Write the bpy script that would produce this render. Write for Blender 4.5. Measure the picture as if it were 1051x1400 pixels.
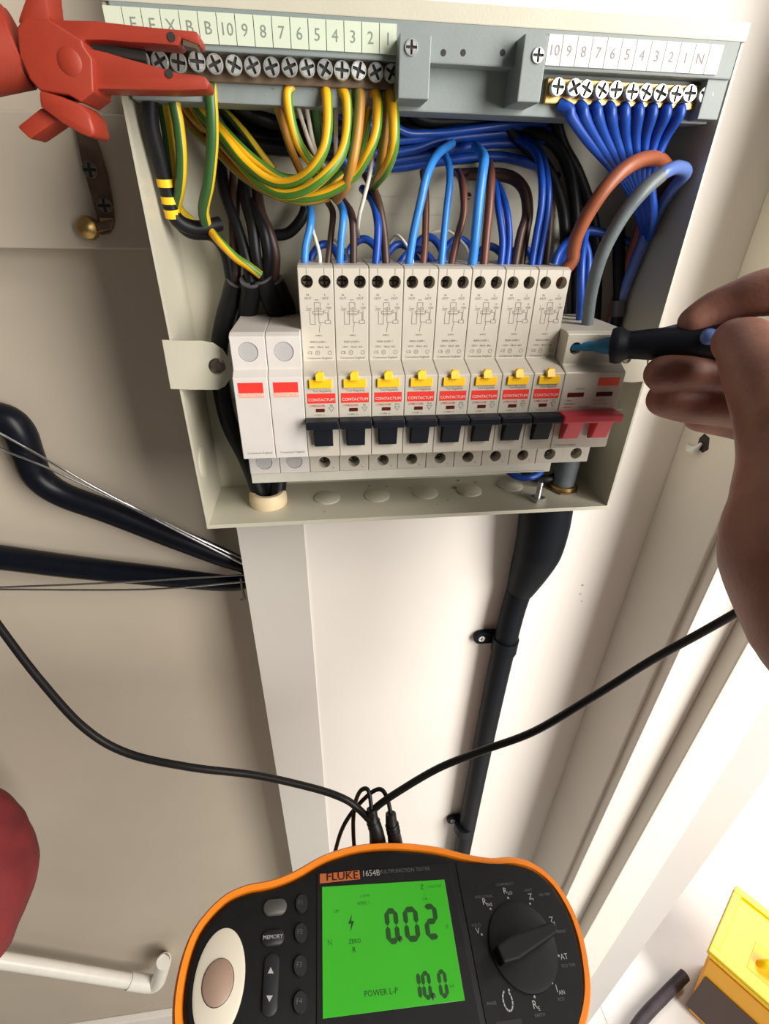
import bpy, bmesh, math, random
from mathutils import Vector, Matrix, noise
random.seed(7)
scn = bpy.context.scene
COL = scn.collection
for o in list(bpy.data.objects):
    bpy.data.objects.remove(o)

# ------------------------------------------------------------------ camera
F_PX = 677.2354
PITCH, YAW, ROLL = math.radians(-31.21954), math.radians(7.58065), math.radians(1.19973)
CAM = Vector((-.1121, -.28, 1.4001))
FW = Vector((math.sin(YAW)*math.cos(PITCH), math.cos(YAW)*math.cos(PITCH), math.sin(PITCH)))
_r = Vector((math.cos(YAW), -math.sin(YAW), 0)); _u = _r.cross(FW)
RT = _r*math.cos(ROLL)+_u*math.sin(ROLL); UP = -_r*math.sin(ROLL)+_u*math.cos(ROLL)
cd = bpy.data.cameras.new('camera'); cam = bpy.data.objects.new('camera', cd); COL.objects.link(cam)
cd.sensor_fit = 'VERTICAL'; cd.sensor_height = 36; cd.lens = F_PX*36/1400; cd.clip_start = .005
M = Matrix.Identity(4)
for i in range(3):
    M[i][0] = RT[i]; M[i][1] = UP[i]; M[i][2] = -FW[i]; M[i][3] = CAM[i]
cam.matrix_world = M
scn.camera = cam

# ------------------------------------------------------------------ world, lights, exposure
w = bpy.data.worlds.new('world'); scn.world = w; w.use_nodes = True
w.node_tree.nodes['Background'].inputs[0].default_value = (1.0, .95, .88, 1)
w.node_tree.nodes['Background'].inputs[1].default_value = .085
def area(name, loc, target, size, power, col):
    l = bpy.data.lights.new(name, 'AREA'); l.shape = 'RECTANGLE'; l.size = size[0]; l.size_y = size[1]
    l.energy = power; l.color = col
    o = bpy.data.objects.new(name, l); COL.objects.link(o); o.location = loc
    o.rotation_euler = (Vector(target)-Vector(loc)).to_track_quat('-Z', 'Y').to_euler()
    return o
area('overhead_light', (.8, -.85, 2.35), (.05, .05, 1.25), (.45, .45), 12, (1, .93, .84))  # unseen source high on the right, added beside the doorway light
area('doorway_daylight', (1.05, -1.15, 1.62), (.05, .05, 1.05), (.9, 1.3), 52, (1, .96, .9))
area('outdoor_daylight', (1.9, .75, 2.3), (.75, .15, 0), (1.0, 1.0), 60, (1, .98, .95))
scn.view_settings.view_transform = 'Standard'; scn.view_settings.look = 'None'
scn.view_settings.exposure = 0.0; scn.view_settings.gamma = 1; scn.view_settings.use_curve_mapping = False

# ------------------------------------------------------------------ helpers
def ray(px, py): return FW+RT*((px-525.5)/F_PX)+UP*((700-py)/F_PX)
def at(px, py, y): d = ray(px, py); return CAM+d*((y-CAM.y)/d.y)
def atz(px, py, z): d = ray(px, py); return CAM+d*((z-CAM.z)/d.z)
def atx(px, py, x): d = ray(px, py); return CAM+d*((x-CAM.x)/d.x)
def ad(px, py, dep): return CAM+ray(px, py)*dep
def pxm(px, dep): return px*dep/F_PX

MATS = {}
def mat(name, col, rough=.5, metal=0., noise_amt=.06, scale=60., bump=.0, bscale=400., emit=None, spec=.5, coat=0., trans=0., col2=None, sub=0.):
    m = bpy.data.materials.new(name); m.use_nodes = True; nt = m.node_tree; b = nt.nodes['Principled BSDF']
    tc = nt.nodes.new('ShaderNodeTexCoord'); nz = nt.nodes.new('ShaderNodeTexNoise')
    nz.inputs['Scale'].default_value = scale; nz.inputs['Detail'].default_value = 5
    nt.links.new(tc.outputs['Object'], nz.inputs['Vector'])
    cr = nt.nodes.new('ShaderNodeValToRGB'); cr.color_ramp.elements[0].position = .3; cr.color_ramp.elements[1].position = .7
    c = Vector(col[:3]); a = c*(1-noise_amt); bb = c*(1+noise_amt) if col2 is None else Vector(col2)
    cr.color_ramp.elements[0].color = (*a, 1); cr.color_ramp.elements[1].color = (min(1, bb[0]), min(1, bb[1]), min(1, bb[2]), 1)
    nt.links.new(nz.outputs['Fac'], cr.inputs['Fac']); nt.links.new(cr.outputs['Color'], b.inputs['Base Color'])
    b.inputs['Roughness'].default_value = rough; b.inputs['Metallic'].default_value = metal
    b.inputs['Specular IOR Level'].default_value = spec; b.inputs['Coat Weight'].default_value = coat
    if sub: b.inputs['Subsurface Weight'].default_value = sub; b.inputs['Subsurface Radius'].default_value = (.004, .0015, .001); b.inputs['Subsurface Scale'].default_value = 1
    if bump:
        n2 = nt.nodes.new('ShaderNodeTexNoise'); n2.inputs['Scale'].default_value = bscale; n2.inputs['Detail'].default_value = 4
        nt.links.new(tc.outputs['Object'], n2.inputs['Vector'])
        bp = nt.nodes.new('ShaderNodeBump'); bp.inputs['Strength'].default_value = bump; bp.inputs['Distance'].default_value = .001
        nt.links.new(n2.outputs['Fac'], bp.inputs['Height']); nt.links.new(bp.outputs['Normal'], b.inputs['Normal'])
    if emit: b.inputs['Emission Color'].default_value = (*emit[0], 1); b.inputs['Emission Strength'].default_value = emit[1]
    MATS[name] = m; return m
def s2l(r, g, b):
    f = lambda v: (v/255/12.92) if v/255 <= .04045 else ((v/255+.055)/1.055)**2.4
    return (f(r), f(g), f(b))

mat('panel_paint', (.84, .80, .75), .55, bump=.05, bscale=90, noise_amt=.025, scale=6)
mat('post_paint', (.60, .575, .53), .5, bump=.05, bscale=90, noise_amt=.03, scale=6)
mat('wall_paint_shaded', (.50, .435, .35), .6, bump=.08, bscale=120, noise_amt=.06, scale=5)  # beige paint, darkened to carry the shade on the left side
mat('frame_paint', (.77, .73, .66), .4, bump=.04, bscale=60, noise_amt=.03, scale=8)
mat('door_paint', (.55, .53, .515), .4, noise_amt=.02, scale=8)
mat('floor_pale', (.66, .62, .57), .6, noise_amt=.15, scale=4)
mat('box_paint', (.51, .485, .39), .38, bump=.06, bscale=900, noise_amt=.05, scale=25)
mat('grime', (.30, .26, .2), .7, noise_amt=.4, scale=120)
mat('grey_plastic', (.21, .245, .24), .45, bump=.05, bscale=800, noise_amt=.05)
mat('white_plastic', (.53, .49, .42), .4, noise_amt=.03, scale=80)
mat('blank_plastic', (.61, .575, .545), .42, noise_amt=.03, scale=80)
mat('grey_disc', (.42, .41, .41), .5)
mat('beige_strip', (.55, .53, .46), .45)
mat('label_paper', (.54, .60, .48), .6, noise_amt=.02)
mat('label_paper_right', (.68, .66, .64), .6, noise_amt=.02)
mat('ink_grey', (.20, .235, .19), .6)
mat('ink_pale', (.27, .26, .27), .6)
mat('ink_print', (.19, .165, .125), .7)
mat('ink_red', (.55, .05, .04), .6)
mat('red_label', (.74, .035, .025), .45, noise_amt=.04)
mat('orange_label', (.85, .10, .05), .45, noise_amt=.04)
mat('pink_label', (.80, .33, .26), .5)
mat('label_cream', (.84, .70, .62), .5)
mat('test_yellow', (.90, .52, .01), .4, noise_amt=.04)
mat('toggle_black', (.007, .009, .015), .4, spec=.2, noise_amt=.2)
mat('toggle_red', (.72, .06, .09), .4, noise_amt=.08)
mat('window_maroon', (.09, .012, .008), .6, spec=.1)
mat('hole_dark', (.02, .018, .015), .7)
mat('steel', (.62, .63, .62), .28, 1., noise_amt=.12, scale=300)
mat('zinc', (.62, .64, .63), .28, .65, noise_amt=.15, scale=400)
mat('logo_orange', (.42, .10, .02), .5)
mat('dull_screw', (.22, .19, .15), .4, .9, noise_amt=.3, scale=500)
mat('brass', (.55, .36, .14), .35, 1., noise_amt=.15, scale=200)
mat('dark_brass', (.21, .15, .10), .45, .7, noise_amt=.3, scale=120)
mat('latch_metal', (.15, .095, .065), .45, .5, noise_amt=.3, scale=120)
mat('blue_wire', (.008, .062, .37), .38, noise_amt=.12, scale=150)
mat('light_blue_wire', (.035, .22, .66), .35, noise_amt=.1, scale=150)
mat('brown_wire', (.13, .045, .028), .4, noise_amt=.12, scale=150)
mat('dark_brown_wire', (.055, .026, .018), .45, noise_amt=.15, scale=150)
mat('tail_brown', (.30, .085, .035), .42, noise_amt=.1, scale=150)
mat('tail_grey', (.13, .155, .165), .42, noise_amt=.1, scale=150)
mat('core_blue', (.10, .17, .45), .3, noise_amt=.1)
mat('black_cable', (.008, .008, .010), .45, spec=.25, noise_amt=.3, scale=80)
mat('sheath_grey', (.09, .09, .095), .5, noise_amt=.3, scale=90)
mat('white_lead', (.72, .70, .62), .5)
mat('grommet_cream', (.74, .60, .38), .5, noise_amt=.05)
mat('conduit_black', (.004, .0062, .010), .5, spec=.14, noise_amt=.2, scale=60, bump=.08, bscale=300)
mat('clip_orange', (.29, .030, .013), .5, noise_amt=.08, scale=60, bump=.05, bscale=500)
mat('hanger_black', (.004, .005, .009), .35, spec=.2, noise_amt=.2)
mat('meter_black', (.009, .009, .010), .5, spec=.2, noise_amt=.15, scale=120, bump=.08, bscale=1500)
mat('meter_panel', (.009, .009, .010), .55, spec=.18, noise_amt=.12, scale=100)
mat('meter_orange', (.90, .24, .008), .42, noise_amt=.05, scale=60)
mat('meter_button', (.014, .015, .018), .45, spec=.3)
mat('meter_grey_button', (.065, .06, .055), .5)
mat('meter_cream', (.62, .57, .47), .5, noise_amt=.03)
mat('meter_touch', (.30, .20, .15), .5)
mat('meter_white_ink', (.34, .34, .33), .5)
mat('meter_dim_ink', (.085, .085, .085), .5)
mat('screen_green', (.02, .2, .01), .3, emit=((.04, .44, .010), .44), noise_amt=.1, scale=14)
mat('screen_ink', (.004, .05, .004), .4)
mat('screen_ink_faint', (.012, .17, .008), .4)
mat('lead_black', (.010, .009, .009), .4, spec=.25, noise_amt=.2)
mat('probe_blue', (.016, .15, .30), .35, noise_amt=.1)
mat('probe_dark', (.006, .008, .013), .5, spec=.25, noise_amt=.2)
mat('skin', (.25, .095, .07), .5, noise_amt=.16, scale=45, bump=.22, bscale=500, col2=(.33, .15, .105), sub=.15)
mat('red_fabric', (.17, .014, .016), .8, noise_amt=.25, scale=25, bump=.3, bscale=300)
mat('pipe_white', (.78, .75, .68), .35, noise_amt=.03)
mat('case_yellow', (.92, .62, .005), .4, noise_amt=.04, scale=12)
mat('case_orange', (.95, .45, .005), .45, noise_amt=.05, scale=12)
mat('case_dark', (.05, .02, .015), .5)
mat('strap_dark', (.05, .035, .045), .6, noise_amt=.3, scale=40)
mat('dust_sheet', (.80, .76, .73), .8, noise_amt=.06, scale=10)
mat('paper_white', (.82, .82, .82), .5)
def stripe_mat(name, c1, c2, frac=.3):
    m = bpy.data.materials.new(name); m.use_nodes = True; nt = m.node_tree; b = nt.nodes['Principled BSDF']
    uv = nt.nodes.new('ShaderNodeUVMap'); sp = nt.nodes.new('ShaderNodeSeparateXYZ'); nt.links.new(uv.outputs[0], sp.inputs[0])
    cr = nt.nodes.new('ShaderNodeValToRGB'); cr.color_ramp.interpolation = 'CONSTANT'
    e = cr.color_ramp.elements; e[0].color = (*c1, 1); e[1].position = .60; e[1].color = (*c2, 1)
    e3 = e.new(.60+frac); e3.color = (*c1, 1)
    nt.links.new(sp.outputs[0], cr.inputs[0]); nt.links.new(cr.outputs[0], b.inputs['Base Color']); b.inputs['Roughness'].default_value = .4
    MATS[name] = m
stripe_mat('earth_wire', (.78, .42, .012), (.07, .20, .02), .22)
stripe_mat('earth_wire_green', (.03, .10, .025), (.62, .42, .02), .27)
stripe_mat('earth_wire_dull', (.20, .19, .035), (.42, .20, .03), .35)

class MB:
    """collects geometry for ONE mesh object"""
    def __init__(s): s.bm = bmesh.new(); s.uv = None
    def box(s, x0, x1, y0, y1, z0, z1, bev=0., seg=2):
        t = bmesh.new(); r = bmesh.ops.create_cube(t, size=1)
        for v in t.verts: v.co = Vector(((x0+x1)/2+v.co.x*(x1-x0), (y0+y1)/2+v.co.y*(y1-y0), (z0+z1)/2+v.co.z*(z1-z0)))
        if bev: bmesh.ops.bevel(t, geom=list(t.edges), offset=bev, segments=seg, affect='EDGES', profile=.6)
        s.merge(t); return s
    def merge(s, t, mtx=None):
        me = bpy.data.meshes.new('tmp'); t.to_mesh(me); t.free()
        if mtx is not None: me.transform(mtx)
        s.bm.from_mesh(me); bpy.data.meshes.remove(me)
    def mesh(s, me, mtx=None):
        me = me.copy()
        if mtx is not None: me.transform(mtx)
        s.bm.from_mesh(me); bpy.data.meshes.remove(me)
    def prism(s, pts, vec, bev=0., seg=2):
        """pts: list of 3D points (planar polygon), extruded by vec"""
        t = bmesh.new(); vec = Vector(vec)
        a = [t.verts.new(Vector(p)) for p in pts]; b = [t.verts.new(Vector(p)+vec) for p in pts]
        n = len(pts)
        f1 = t.faces.new(a); f2 = t.faces.new(b[::-1])
        for i in range(n): t.faces.new((a[i], b[i], b[(i+1) % n], a[(i+1) % n]))
        bmesh.ops.recalc_face_normals(t, faces=list(t.faces))
        if bev: bmesh.ops.bevel(t, geom=[e for e in t.edges], offset=bev, segments=seg, affect='EDGES', profile=.6, clamp_overlap=True)
        s.merge(t); return s
    def cyl(s, p0, p1, r0, r1=None, n=20, bev=0.):
        p0, p1 = Vector(p0), Vector(p1); r1 = r0 if r1 is None else r1
        d = p1-p0; t = bmesh.new()
        bmesh.ops.create_cone(t, cap_ends=True, segments=n, radius1=r0, radius2=r1, depth=d.length)
        if bev:
            bmesh.ops.bevel(t, geom=[e for e in t.edges if all(abs(abs(v.co.z)-d.length/2) < 1e-9 for v in e.verts) and e.verts[0].co.z*e.verts[1].co.z > 0], offset=bev, segments=2, affect='EDGES')
        s.merge(t, Matrix.Translation((p0+p1)/2) @ d.to_track_quat('Z', 'Y').to_matrix().to_4x4()); return s
    def lathe(s, p0, axis, prof, n=24):
        """prof: (radius, distance along axis)"""
        axis = Vector(axis).normalized(); q = axis.to_track_quat('Z', 'Y').to_matrix(); p0 = Vector(p0)
        rings = []
        for r, h in prof:
            rings.append([s.bm.verts.new(p0+q @ Vector((r*math.cos(2*math.pi*i/n), r*math.sin(2*math.pi*i/n), h))) for i in range(n)])
        for a, b in zip(rings, rings[1:]):
            for i in range(n): s.bm.faces.new((a[i], a[(i+1) % n], b[(i+1) % n], b[i]))
        s.bm.faces.new(rings[0][::-1]); s.bm.faces.new(rings[-1]); return s
    def tube(s, pts, r, n=10, seg=6, twist=0., smooth=True, caps=True, flat=1.):
        """round tube through points; r is one radius or one per point"""
        pts = [Vector(p) for p in pts]; rs = [r]*len(pts) if not isinstance(r, (list, tuple)) else list(r)
        path, rad = [], []
        if smooth and len(pts) > 2:
            for i in range(len(pts)-1):
                p0 = pts[i-1] if i else pts[0]*2-pts[1]; p1, p2 = pts[i], pts[i+1]
                p3 = pts[i+2] if i+2 < len(pts) else pts[-1]*2-pts[-2]
                for k in range(seg):
                    t = k/seg
                    path.append(.5*((2*p1)+(p2-p0)*t+(2*p0-5*p1+4*p2-p3)*t*t+(3*p1-p0-3*p2+p3)*t**3)); rad.append(rs[i]+(rs[i+1]-rs[i])*t)
            path.append(pts[-1]); rad.append(rs[-1])
        else: path, rad = pts, rs
        uvl = s.bm.loops.layers.uv.verify()
        T = (path[1]-path[0]).normalized(); N = T.orthogonal().normalized(); ref = Vector((0, -1, 0))
        N = (ref-T*ref.dot(T)); N = N.normalized() if N.length > .05 else T.orthogonal().normalized()
        rings = []
        for i, p in enumerate(path):
            T2 = (path[min(i+1, len(path)-1)]-path[max(i-1, 0)]).normalized()
            N = (N-T2*N.dot(T2)).normalized(); B = T2.cross(N)
            ph = twist*i/len(path)
            rings.append([s.bm.verts.new(p+(N*math.cos(2*math.pi*k/n+ph)+B*math.sin(2*math.pi*k/n+ph)*flat)*rad[i]) for k in range(n)])
        for i, (a, b) in enumerate(zip(rings, rings[1:])):
            for k in range(n):
                f = s.bm.faces.new((a[k], a[(k+1) % n], b[(k+1) % n], b[k]))
                for l, u in zip(f.loops, (k, k+1, k+1, k)): l[uvl].uv = (((u+.001 if u == k else u-.001)/n), i/len(rings))
        if caps: s.bm.faces.new(rings[0][::-1]); s.bm.faces.new(rings[-1])
        return s
    def ball(s, c, r, sub=2, scale=(1, 1, 1)):
        t = bmesh.new(); bmesh.ops.create_icosphere(t, subdivisions=sub, radius=r)
        s.merge(t, Matrix.Translation(Vector(c)) @ Matrix.Diagonal((*scale, 1))); return s
    def quad(s, a, b, c, d): s.bm.faces.new([s.bm.verts.new(Vector(p)) for p in (a, b, c, d)]); return s
    def build(s, name, m, parent=None, smooth=False, ang=35):
        me = bpy.data.meshes.new(name); s.bm.normal_update()
        if smooth:
            for f in s.bm.faces: f.smooth = True
            for e in s.bm.edges:
                if len(e.link_faces) == 2 and e.calc_face_angle(0) > math.radians(ang): e.smooth = False
        s.bm.to_mesh(me); s.bm.free(); me.materials.append(MATS[m] if isinstance(m, str) else m)
        if any(p.material_index for p in me.polygons): me.materials.append(MATS['hole_dark'])
        o = bpy.data.objects.new(name, me); COL.objects.link(o)
        if parent is not None: o.parent = parent; o.matrix_parent_inverse = parent.matrix_basis.inverted()
        return o
def tag(o, label=None, cat=None, group=None, kind=None):
    if label: o['label'] = label
    if cat: o['category'] = cat
    if group: o['group'] = group
    if kind: o['kind'] = kind
    return o
def empty(name, loc, label=None, cat=None, group=None):
    o = bpy.data.objects.new(name, None); o.empty_display_size = .01; COL.objects.link(o); o.location = loc
    return tag(o, label, cat, group)
def copy_tree(o, off, parent=None):
    c = o.copy(); COL.objects.link(c)
    if parent is None: c.location = o.location+Vector(off)
    else: c.parent = parent; c.matrix_parent_inverse = o.matrix_parent_inverse
    for ch in o.children: copy_tree(ch, off, c)
    return c
_tc = {}
def text_mesh(body, size, align='CENTER'):
    """flat lettering in the XY plane, centred"""
    k = (body, size, align)
    if k not in _tc:
        cu = bpy.data.curves.new('t', 'FONT'); cu.body = body; cu.size = size; cu.align_x = align; cu.align_y = 'CENTER'; cu.resolution_u = 2
        ob = bpy.data.objects.new('t', cu); COL.objects.link(ob)
        dg = bpy.context.evaluated_depsgraph_get(); _tc[k] = bpy.data.meshes.new_from_object(ob.evaluated_get(dg))
        bpy.data.objects.remove(ob)
    return _tc[k]
def frame(o, x, y):
    """matrix with columns x, y, x^y at o"""
    x = Vector(x).normalized(); y = Vector(y); y = (y-x*y.dot(x)).normalized(); z = x.cross(y)
    m = Matrix.Identity(4)
    for i in range(3): m[i][0], m[i][1], m[i][2], m[i][3] = x[i], y[i], z[i], o[i]
    return m
FRONT = lambda x, y, z: frame((x, y, z), (1, 0, 0), (0, 0, 1))   # lettering that faces the camera side (-y)
def pozi(mb, c, r, axis=(0, -1, 0), depth=.0006, spin=0.):
    """screw head: raised ring, dark recessed floor and four raised lobes that leave a cross slot"""
    axis = Vector(axis).normalized(); q = axis.to_track_quat('Z', 'Y').to_matrix(); c = Vector(c)
    n0 = len(mb.bm.faces)
    mb.lathe(c, axis, [(r, -.001), (r, depth*.5), (r*.93, depth), (r*.86, depth), (r*.82, 0)], 20)
    mb.bm.faces.ensure_lookup_table(); mb.bm.faces[-1].material_index = 1
    for k in range(4):
        a = math.pi/4+k*math.pi/2+spin
        pts = []
        for rr, da in ((.26, 0), (.55, -.46), (.84, -.60), (.86, 0), (.84, .60), (.55, .46)):
            pts.append(c+q @ Vector((rr*r*math.cos(a+da), rr*r*math.sin(a+da), 0)))
        mb.prism(pts, axis*depth)

# ------------------------------------------------------------------ structure
YB = .055                      # wall plane behind the enclosure
xs0, xs1 = at(325, 720, YB).x-.001, at(415, 720, YB).x
xj = at(790, 1000, YB).x
def wallbox(name, m, *a, **k): o = MB().box(*a, **k).build(name, m); o['kind'] = 'structure'; return o
wallbox('wall_back', 'panel_paint', xs1, xj+.10, YB+.001, YB+.03, 0, 2.3)
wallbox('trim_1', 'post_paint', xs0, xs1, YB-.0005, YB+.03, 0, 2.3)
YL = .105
wallbox('wall_left', 'wall_paint_shaded', -2.2, xs1-.01, YL, YL+.04, 0, 2.3)
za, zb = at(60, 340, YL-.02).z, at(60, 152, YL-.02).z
wallbox('trim_2', 'wall_paint_shaded', -2.2, xs0-.012, YL-.02, YL, za, zb, bev=.0012)
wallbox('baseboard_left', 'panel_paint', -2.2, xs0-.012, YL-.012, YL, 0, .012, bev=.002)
wallbox('floor', 'floor_pale', -2.5, 3.2, -1.6, 3.0, -.03, 0)
# door lining: a stepped profile extruded upwards
y1 = atx(858, 1000, xj).y; x2 = xj+.0045
y2 = atx(878, 1000, x2).y; x3 = at(928, 1000, y2).x
y3 = atx(955, 1000, x3).y; x4 = at(1024, 1000, y3).x
def profile(name, m, pts, z0=0, z1=2.3, bev=.0012):
    o = MB().prism([(p[0], p[1], z0) for p in pts], (0, 0, z1-z0), bev=bev).build(name, m); o['kind'] = 'structure'; return o
profile('trim_3', 'frame_paint', [(xj, YB+.001), (xj, y1), (x2, y1), (x2+.006, y1+.03), (x2+.006, YB+.001)])
profile('trim_4', 'frame_paint', [(x2, YB), (x2, y2), (x3, y2), (x3, YB)])
profile('trim_5', 'frame_paint', [(x3+.0005, YB), (x3+.0005, y3), (x4, y3), (x4, YB)], bev=.002)
x5 = at(1093, 1000, y3+.004).x
profile('door_1', 'door_paint', [(x4+.0005, y3+.004), (x5, y3+.004), (x5, y3+.044), (x4+.0005, y3+.044)])

# ------------------------------------------------------------------ enclosure
XL, XR, ZB, ZT, YBK = -.1889, .0835, 1.2254, 1.4683, YB-.001
TH = .0013
bx = empty('fuse_box_enclosure', ((XL+XR)/2, YBK, ZB), 'open cream metal fuse box enclosure with its cover removed, mounted on the white wall', 'enclosure')
b = MB()
b.box(XL, XR, YBK-TH, YBK, ZB-TH, ZT+.006)                       # back sheet
b.box(XL-TH, XL, 0, YBK, ZB-TH, ZT+.006); b.box(XR, XR+TH, 0, YBK, ZB-TH, ZT+.006)
b.box(XL, XR, 0, YBK, ZB-TH, ZB)
b.box(XL, XR, 0, YBK, ZT+.006-TH, ZT+.006)
b.build('body', 'box_paint', bx)
MB().box(XL-TH, XR+TH, -.0012, 0, ZT, ZT+.0065, bev=.0004).build('top_lip', 'box_paint', bx)
MB().box(XL-TH, XR+TH, -.0006, 0.0004, ZB-.0026, ZB+.0002, bev=.0002).build('bottom_lip', 'box_paint', bx)
def lug(pts, hole, sr):
    poly = [at(px, py, -.0015) for px, py in pts]
    l = MB().prism(poly, (0, .0013, 0), bev=.0003).build('mounting_lug', 'box_paint', bx)
    c = at(*hole, -.0016)
    s = MB(); s.lathe(c+Vector((0, .0004, 0)), (0, -1, 0), [(sr, 0), (sr, .0006), (sr*.82, .0009), (sr*.75, .0004), (sr*.3, .0003)], 20)
    s.build('lug_screw', 'dull_screw', l, smooth=True)
lug([(221, 465), (250, 466), (275, 466), (291, 469), (304, 478), (312, 490), (316, 506), (314, 518), (308, 528), (298, 533), (260, 533), (233, 532)], (297, 501), .0044)
lug([(884, 483), (884, 521), (866, 523), (846, 522), (845, 498), (852, 484), (866, 478)], (857, 491), .0026)
# knock-outs on the floor and on the left side
for px, py in ((447, 681), (515, 678), (581, 674), (641, 671), (697, 664)):
    c = atz(px, py, ZB)
    k = MB(); k.lathe((c.x, c.y, ZB-.0002), (0, 0, 1), [(.0092, 0), (.0092, .0009), (.0086, .0013)], 28); k.build('knockout', 'box_paint', bx, smooth=True)
c = atx(277, 631, XL); k = MB(); k.lathe((XL-.0002, c.y, c.z), (1, 0, 0), [(.010, 0), (.010, .0009), (.0094, .0012)], 28); k.build('knockout', 'box_paint', bx, smooth=True)
for px, py, r in ((505, 664, .0012), (622, 667, .0022), (626, 657, .0018), (444, 700, .001), (560, 667, .0008), (597, 690, .0008), (612, 684, .0007), (528, 665, .0009), (650, 660, .0013)):
    c = atz(px, py, ZB); d = MB()
    pts = [(c.x+r*random.uniform(.5, 1.2)*math.cos(i*.9), c.y+r*random.uniform(.5, 1.2)*math.sin(i*.9), ZB-.0001) for i in range(7)]
    d.prism(pts, (0, 0, .0004)); d.build('dirt_speck', 'grime', bx)
# faint rail pressings on the back sheet
for py in (268, 292): 
    z = at(560, py, YBK-TH).z; MB().box(at(520, py, YBK).x, at(760, py, YBK).x, YBK-TH-.0006, YBK-TH, z-.0004, z+.0004).build('back_crease', 'box_paint', bx)
for px, py in ((762, 240), (640, 268)):
    c = at(px, py, YBK-TH); MB().cyl(c+Vector((0, .0005, 0)), c-Vector((0, .0005, 0)), .0018, n=14).build('back_hole', 'hole_dark', bx)

# grommet, gland and bolt standing on the enclosure floor
c = atz(367, 690, ZB)
g = MB(); g.lathe((c.x, c.y+.003, ZB), (0, 0, 1), [(.0125, 0), (.0128, .003), (.0125, .0075), (.011, .0095), (.0085, .0095), (.0085, .004)], 32)
tag(g.build('cable_grommet', 'grommet_cream', None, smooth=True), 'cream rubber grommet round the black cables in the box floor', 'grommet')
GR = Vector((c.x, c.y+.003, ZB))
c = atz(768, 667, ZB); GL = Vector((c.x, c.y, ZB))
gl = empty('cable_gland', GL, 'brass cable gland with grey sleeve in the box floor under the main switch', 'gland')
MB().lathe(GL, (0, 0, 1), [(.0125, 0), (.0125, .0012), (.010, .0014)], 6).build('lock_nut', 'dark_brass', gl)
MB().lathe(GL, (0, 0, 1), [(.0095, .001), (.0095, .004), (.0085, .0045), (.0085, .001)], 28).build('brass_ring', 'brass', gl, smooth=True)
MB().cyl(GL+Vector((0, 0, .003)), GL+Vector((.001, 0, .04)), .0080, n=24).build('grey_sleeve', 'tail_grey', gl, smooth=True)
c = atz(734, 684, ZB)
bo = empty('fixing_bolt', (c.x, c.y, ZB), 'zinc plated bolt with square nut standing up on the box floor', 'bolt')
mm = Matrix.Translation(c) @ Matrix.Rotation(.35, 4, 'Z')
n = MB(); t = bmesh.new(); bmesh.ops.create_cube(t, size=1); bmesh.ops.scale(t, vec=(.0085, .0085, .003), verts=t.verts); bmesh.ops.bevel(t, geom=t.edges[:], offset=.0004, segments=1, affect='EDGES')
n.merge(t, mm @ Matrix.Translation((0, 0, .0015))); n.build('square_nut', 'steel', bo)
s = MB(); s.lathe(c, (.02, .02, 1), [(.0021 if i % 2 else .0018, .0006*i) for i in range(26)], 14); s.build('threaded_shank', 'steel', bo, smooth=True)

# ------------------------------------------------------------------ module row
XROW, MW = -.1579, .018
YN, YS, YM = -.0196, -.0034, .042
ZNT, ZNB, ZST, ZSB, ZHU, ZHL = 1.3255, 1.2799, 1.3753, 1.2622, 1.3692, 1.2685
def evalmesh(ob):
    dg = bpy.context.evaluated_depsgraph_get(); return bpy.data.meshes.new_from_object(ob.evaluated_get(dg))
def carve(body, cutters):
    """boolean difference, solved once at a large scale"""
    S = 1000.
    def tmp(mb):
        me = bpy.data.meshes.new('c'); mb.bm.to_mesh(me); mb.bm.free(); me.transform(Matrix.Scale(S, 4)); o = bpy.data.objects.new('c', me); COL.objects.link(o); return o
    bo_ = tmp(body)
    cs = [tmp(c) for c in cutters]
    for c in cs:
        md = bo_.modifiers.new('b', 'BOOLEAN'); md.object = c; md.operation = 'DIFFERENCE'; md.solver = 'EXACT'
    bpy.context.view_layer.update()
    me = evalmesh(bo_); me.transform(Matrix.Scale(1/S, 4))
    for o in cs+[bo_]: bpy.data.objects.remove(o)
    r = MB(); r.bm.from_mesh(me); bpy.data.meshes.remove(me); return r
def module_body(x0, x1, ztop, yshoulder, holes, slots, zcham=None, bev=.00035):
    zc = zcham or ZNT+.0045
    prof = [(YM, ZSB), (YS, ZSB), (YS, ZNB), (YN, ZNB), (YN, ZNT), (yshoulder, zc), (yshoulder, ztop), (yshoulder+.0035, ztop+.0012), (YM, ztop+.0012)]
    m = MB(); m.prism([(x0+.00012, y, z) for y, z in prof], (x1-x0-.00024, 0, 0), bev=bev, seg=1)
    cut = []
    for hx, hz, hr, hy in holes: cut.append(MB().cyl((hx, hy-.004, hz), (hx, hy+.011, hz), hr, n=22))
    for sx0, sx1, z0, z1, dp in slots: cut.append(MB().box(sx0, sx1, YN-.003, YN+dp, z0, z1))
    return carve(m, cut) if cut else m
def flat_rect(mb, x0, x1, z0, z1, y, th=.00012): mb.box(x0, x1, y-th, y, z0, z1)
def line(mb, pts, y, w=.00022):
    for (xa, za), (xb, zb_) in zip(pts, pts[1:]):
        d = Vector((xb-xa, 0, zb_-za)); n = Vector((-d.z, 0, d.x)).normalized()*w/2
        a, b_ = Vector((xa, y, za)), Vector((xb, y, zb_))
        mb.quad(a-n, b_-n, b_+n, a+n)
ZSL0, ZSL1 = 1.2862, 1.3010        # toggle well
rcbo_models = ['CPBR0630B', 'CPBR0630B', 'CPBR1630B', 'CPBR1630B', 'CPBR2030B', 'CPBR3230B', 'CPBR3230B', 'CPBR3230B']
rcbo_rating = ['B6', 'B6', 'B16', 'B16', 'B20', 'B32', 'B32', 'B32']
GROUP_CB = 'circuit breakers in the row'
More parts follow.
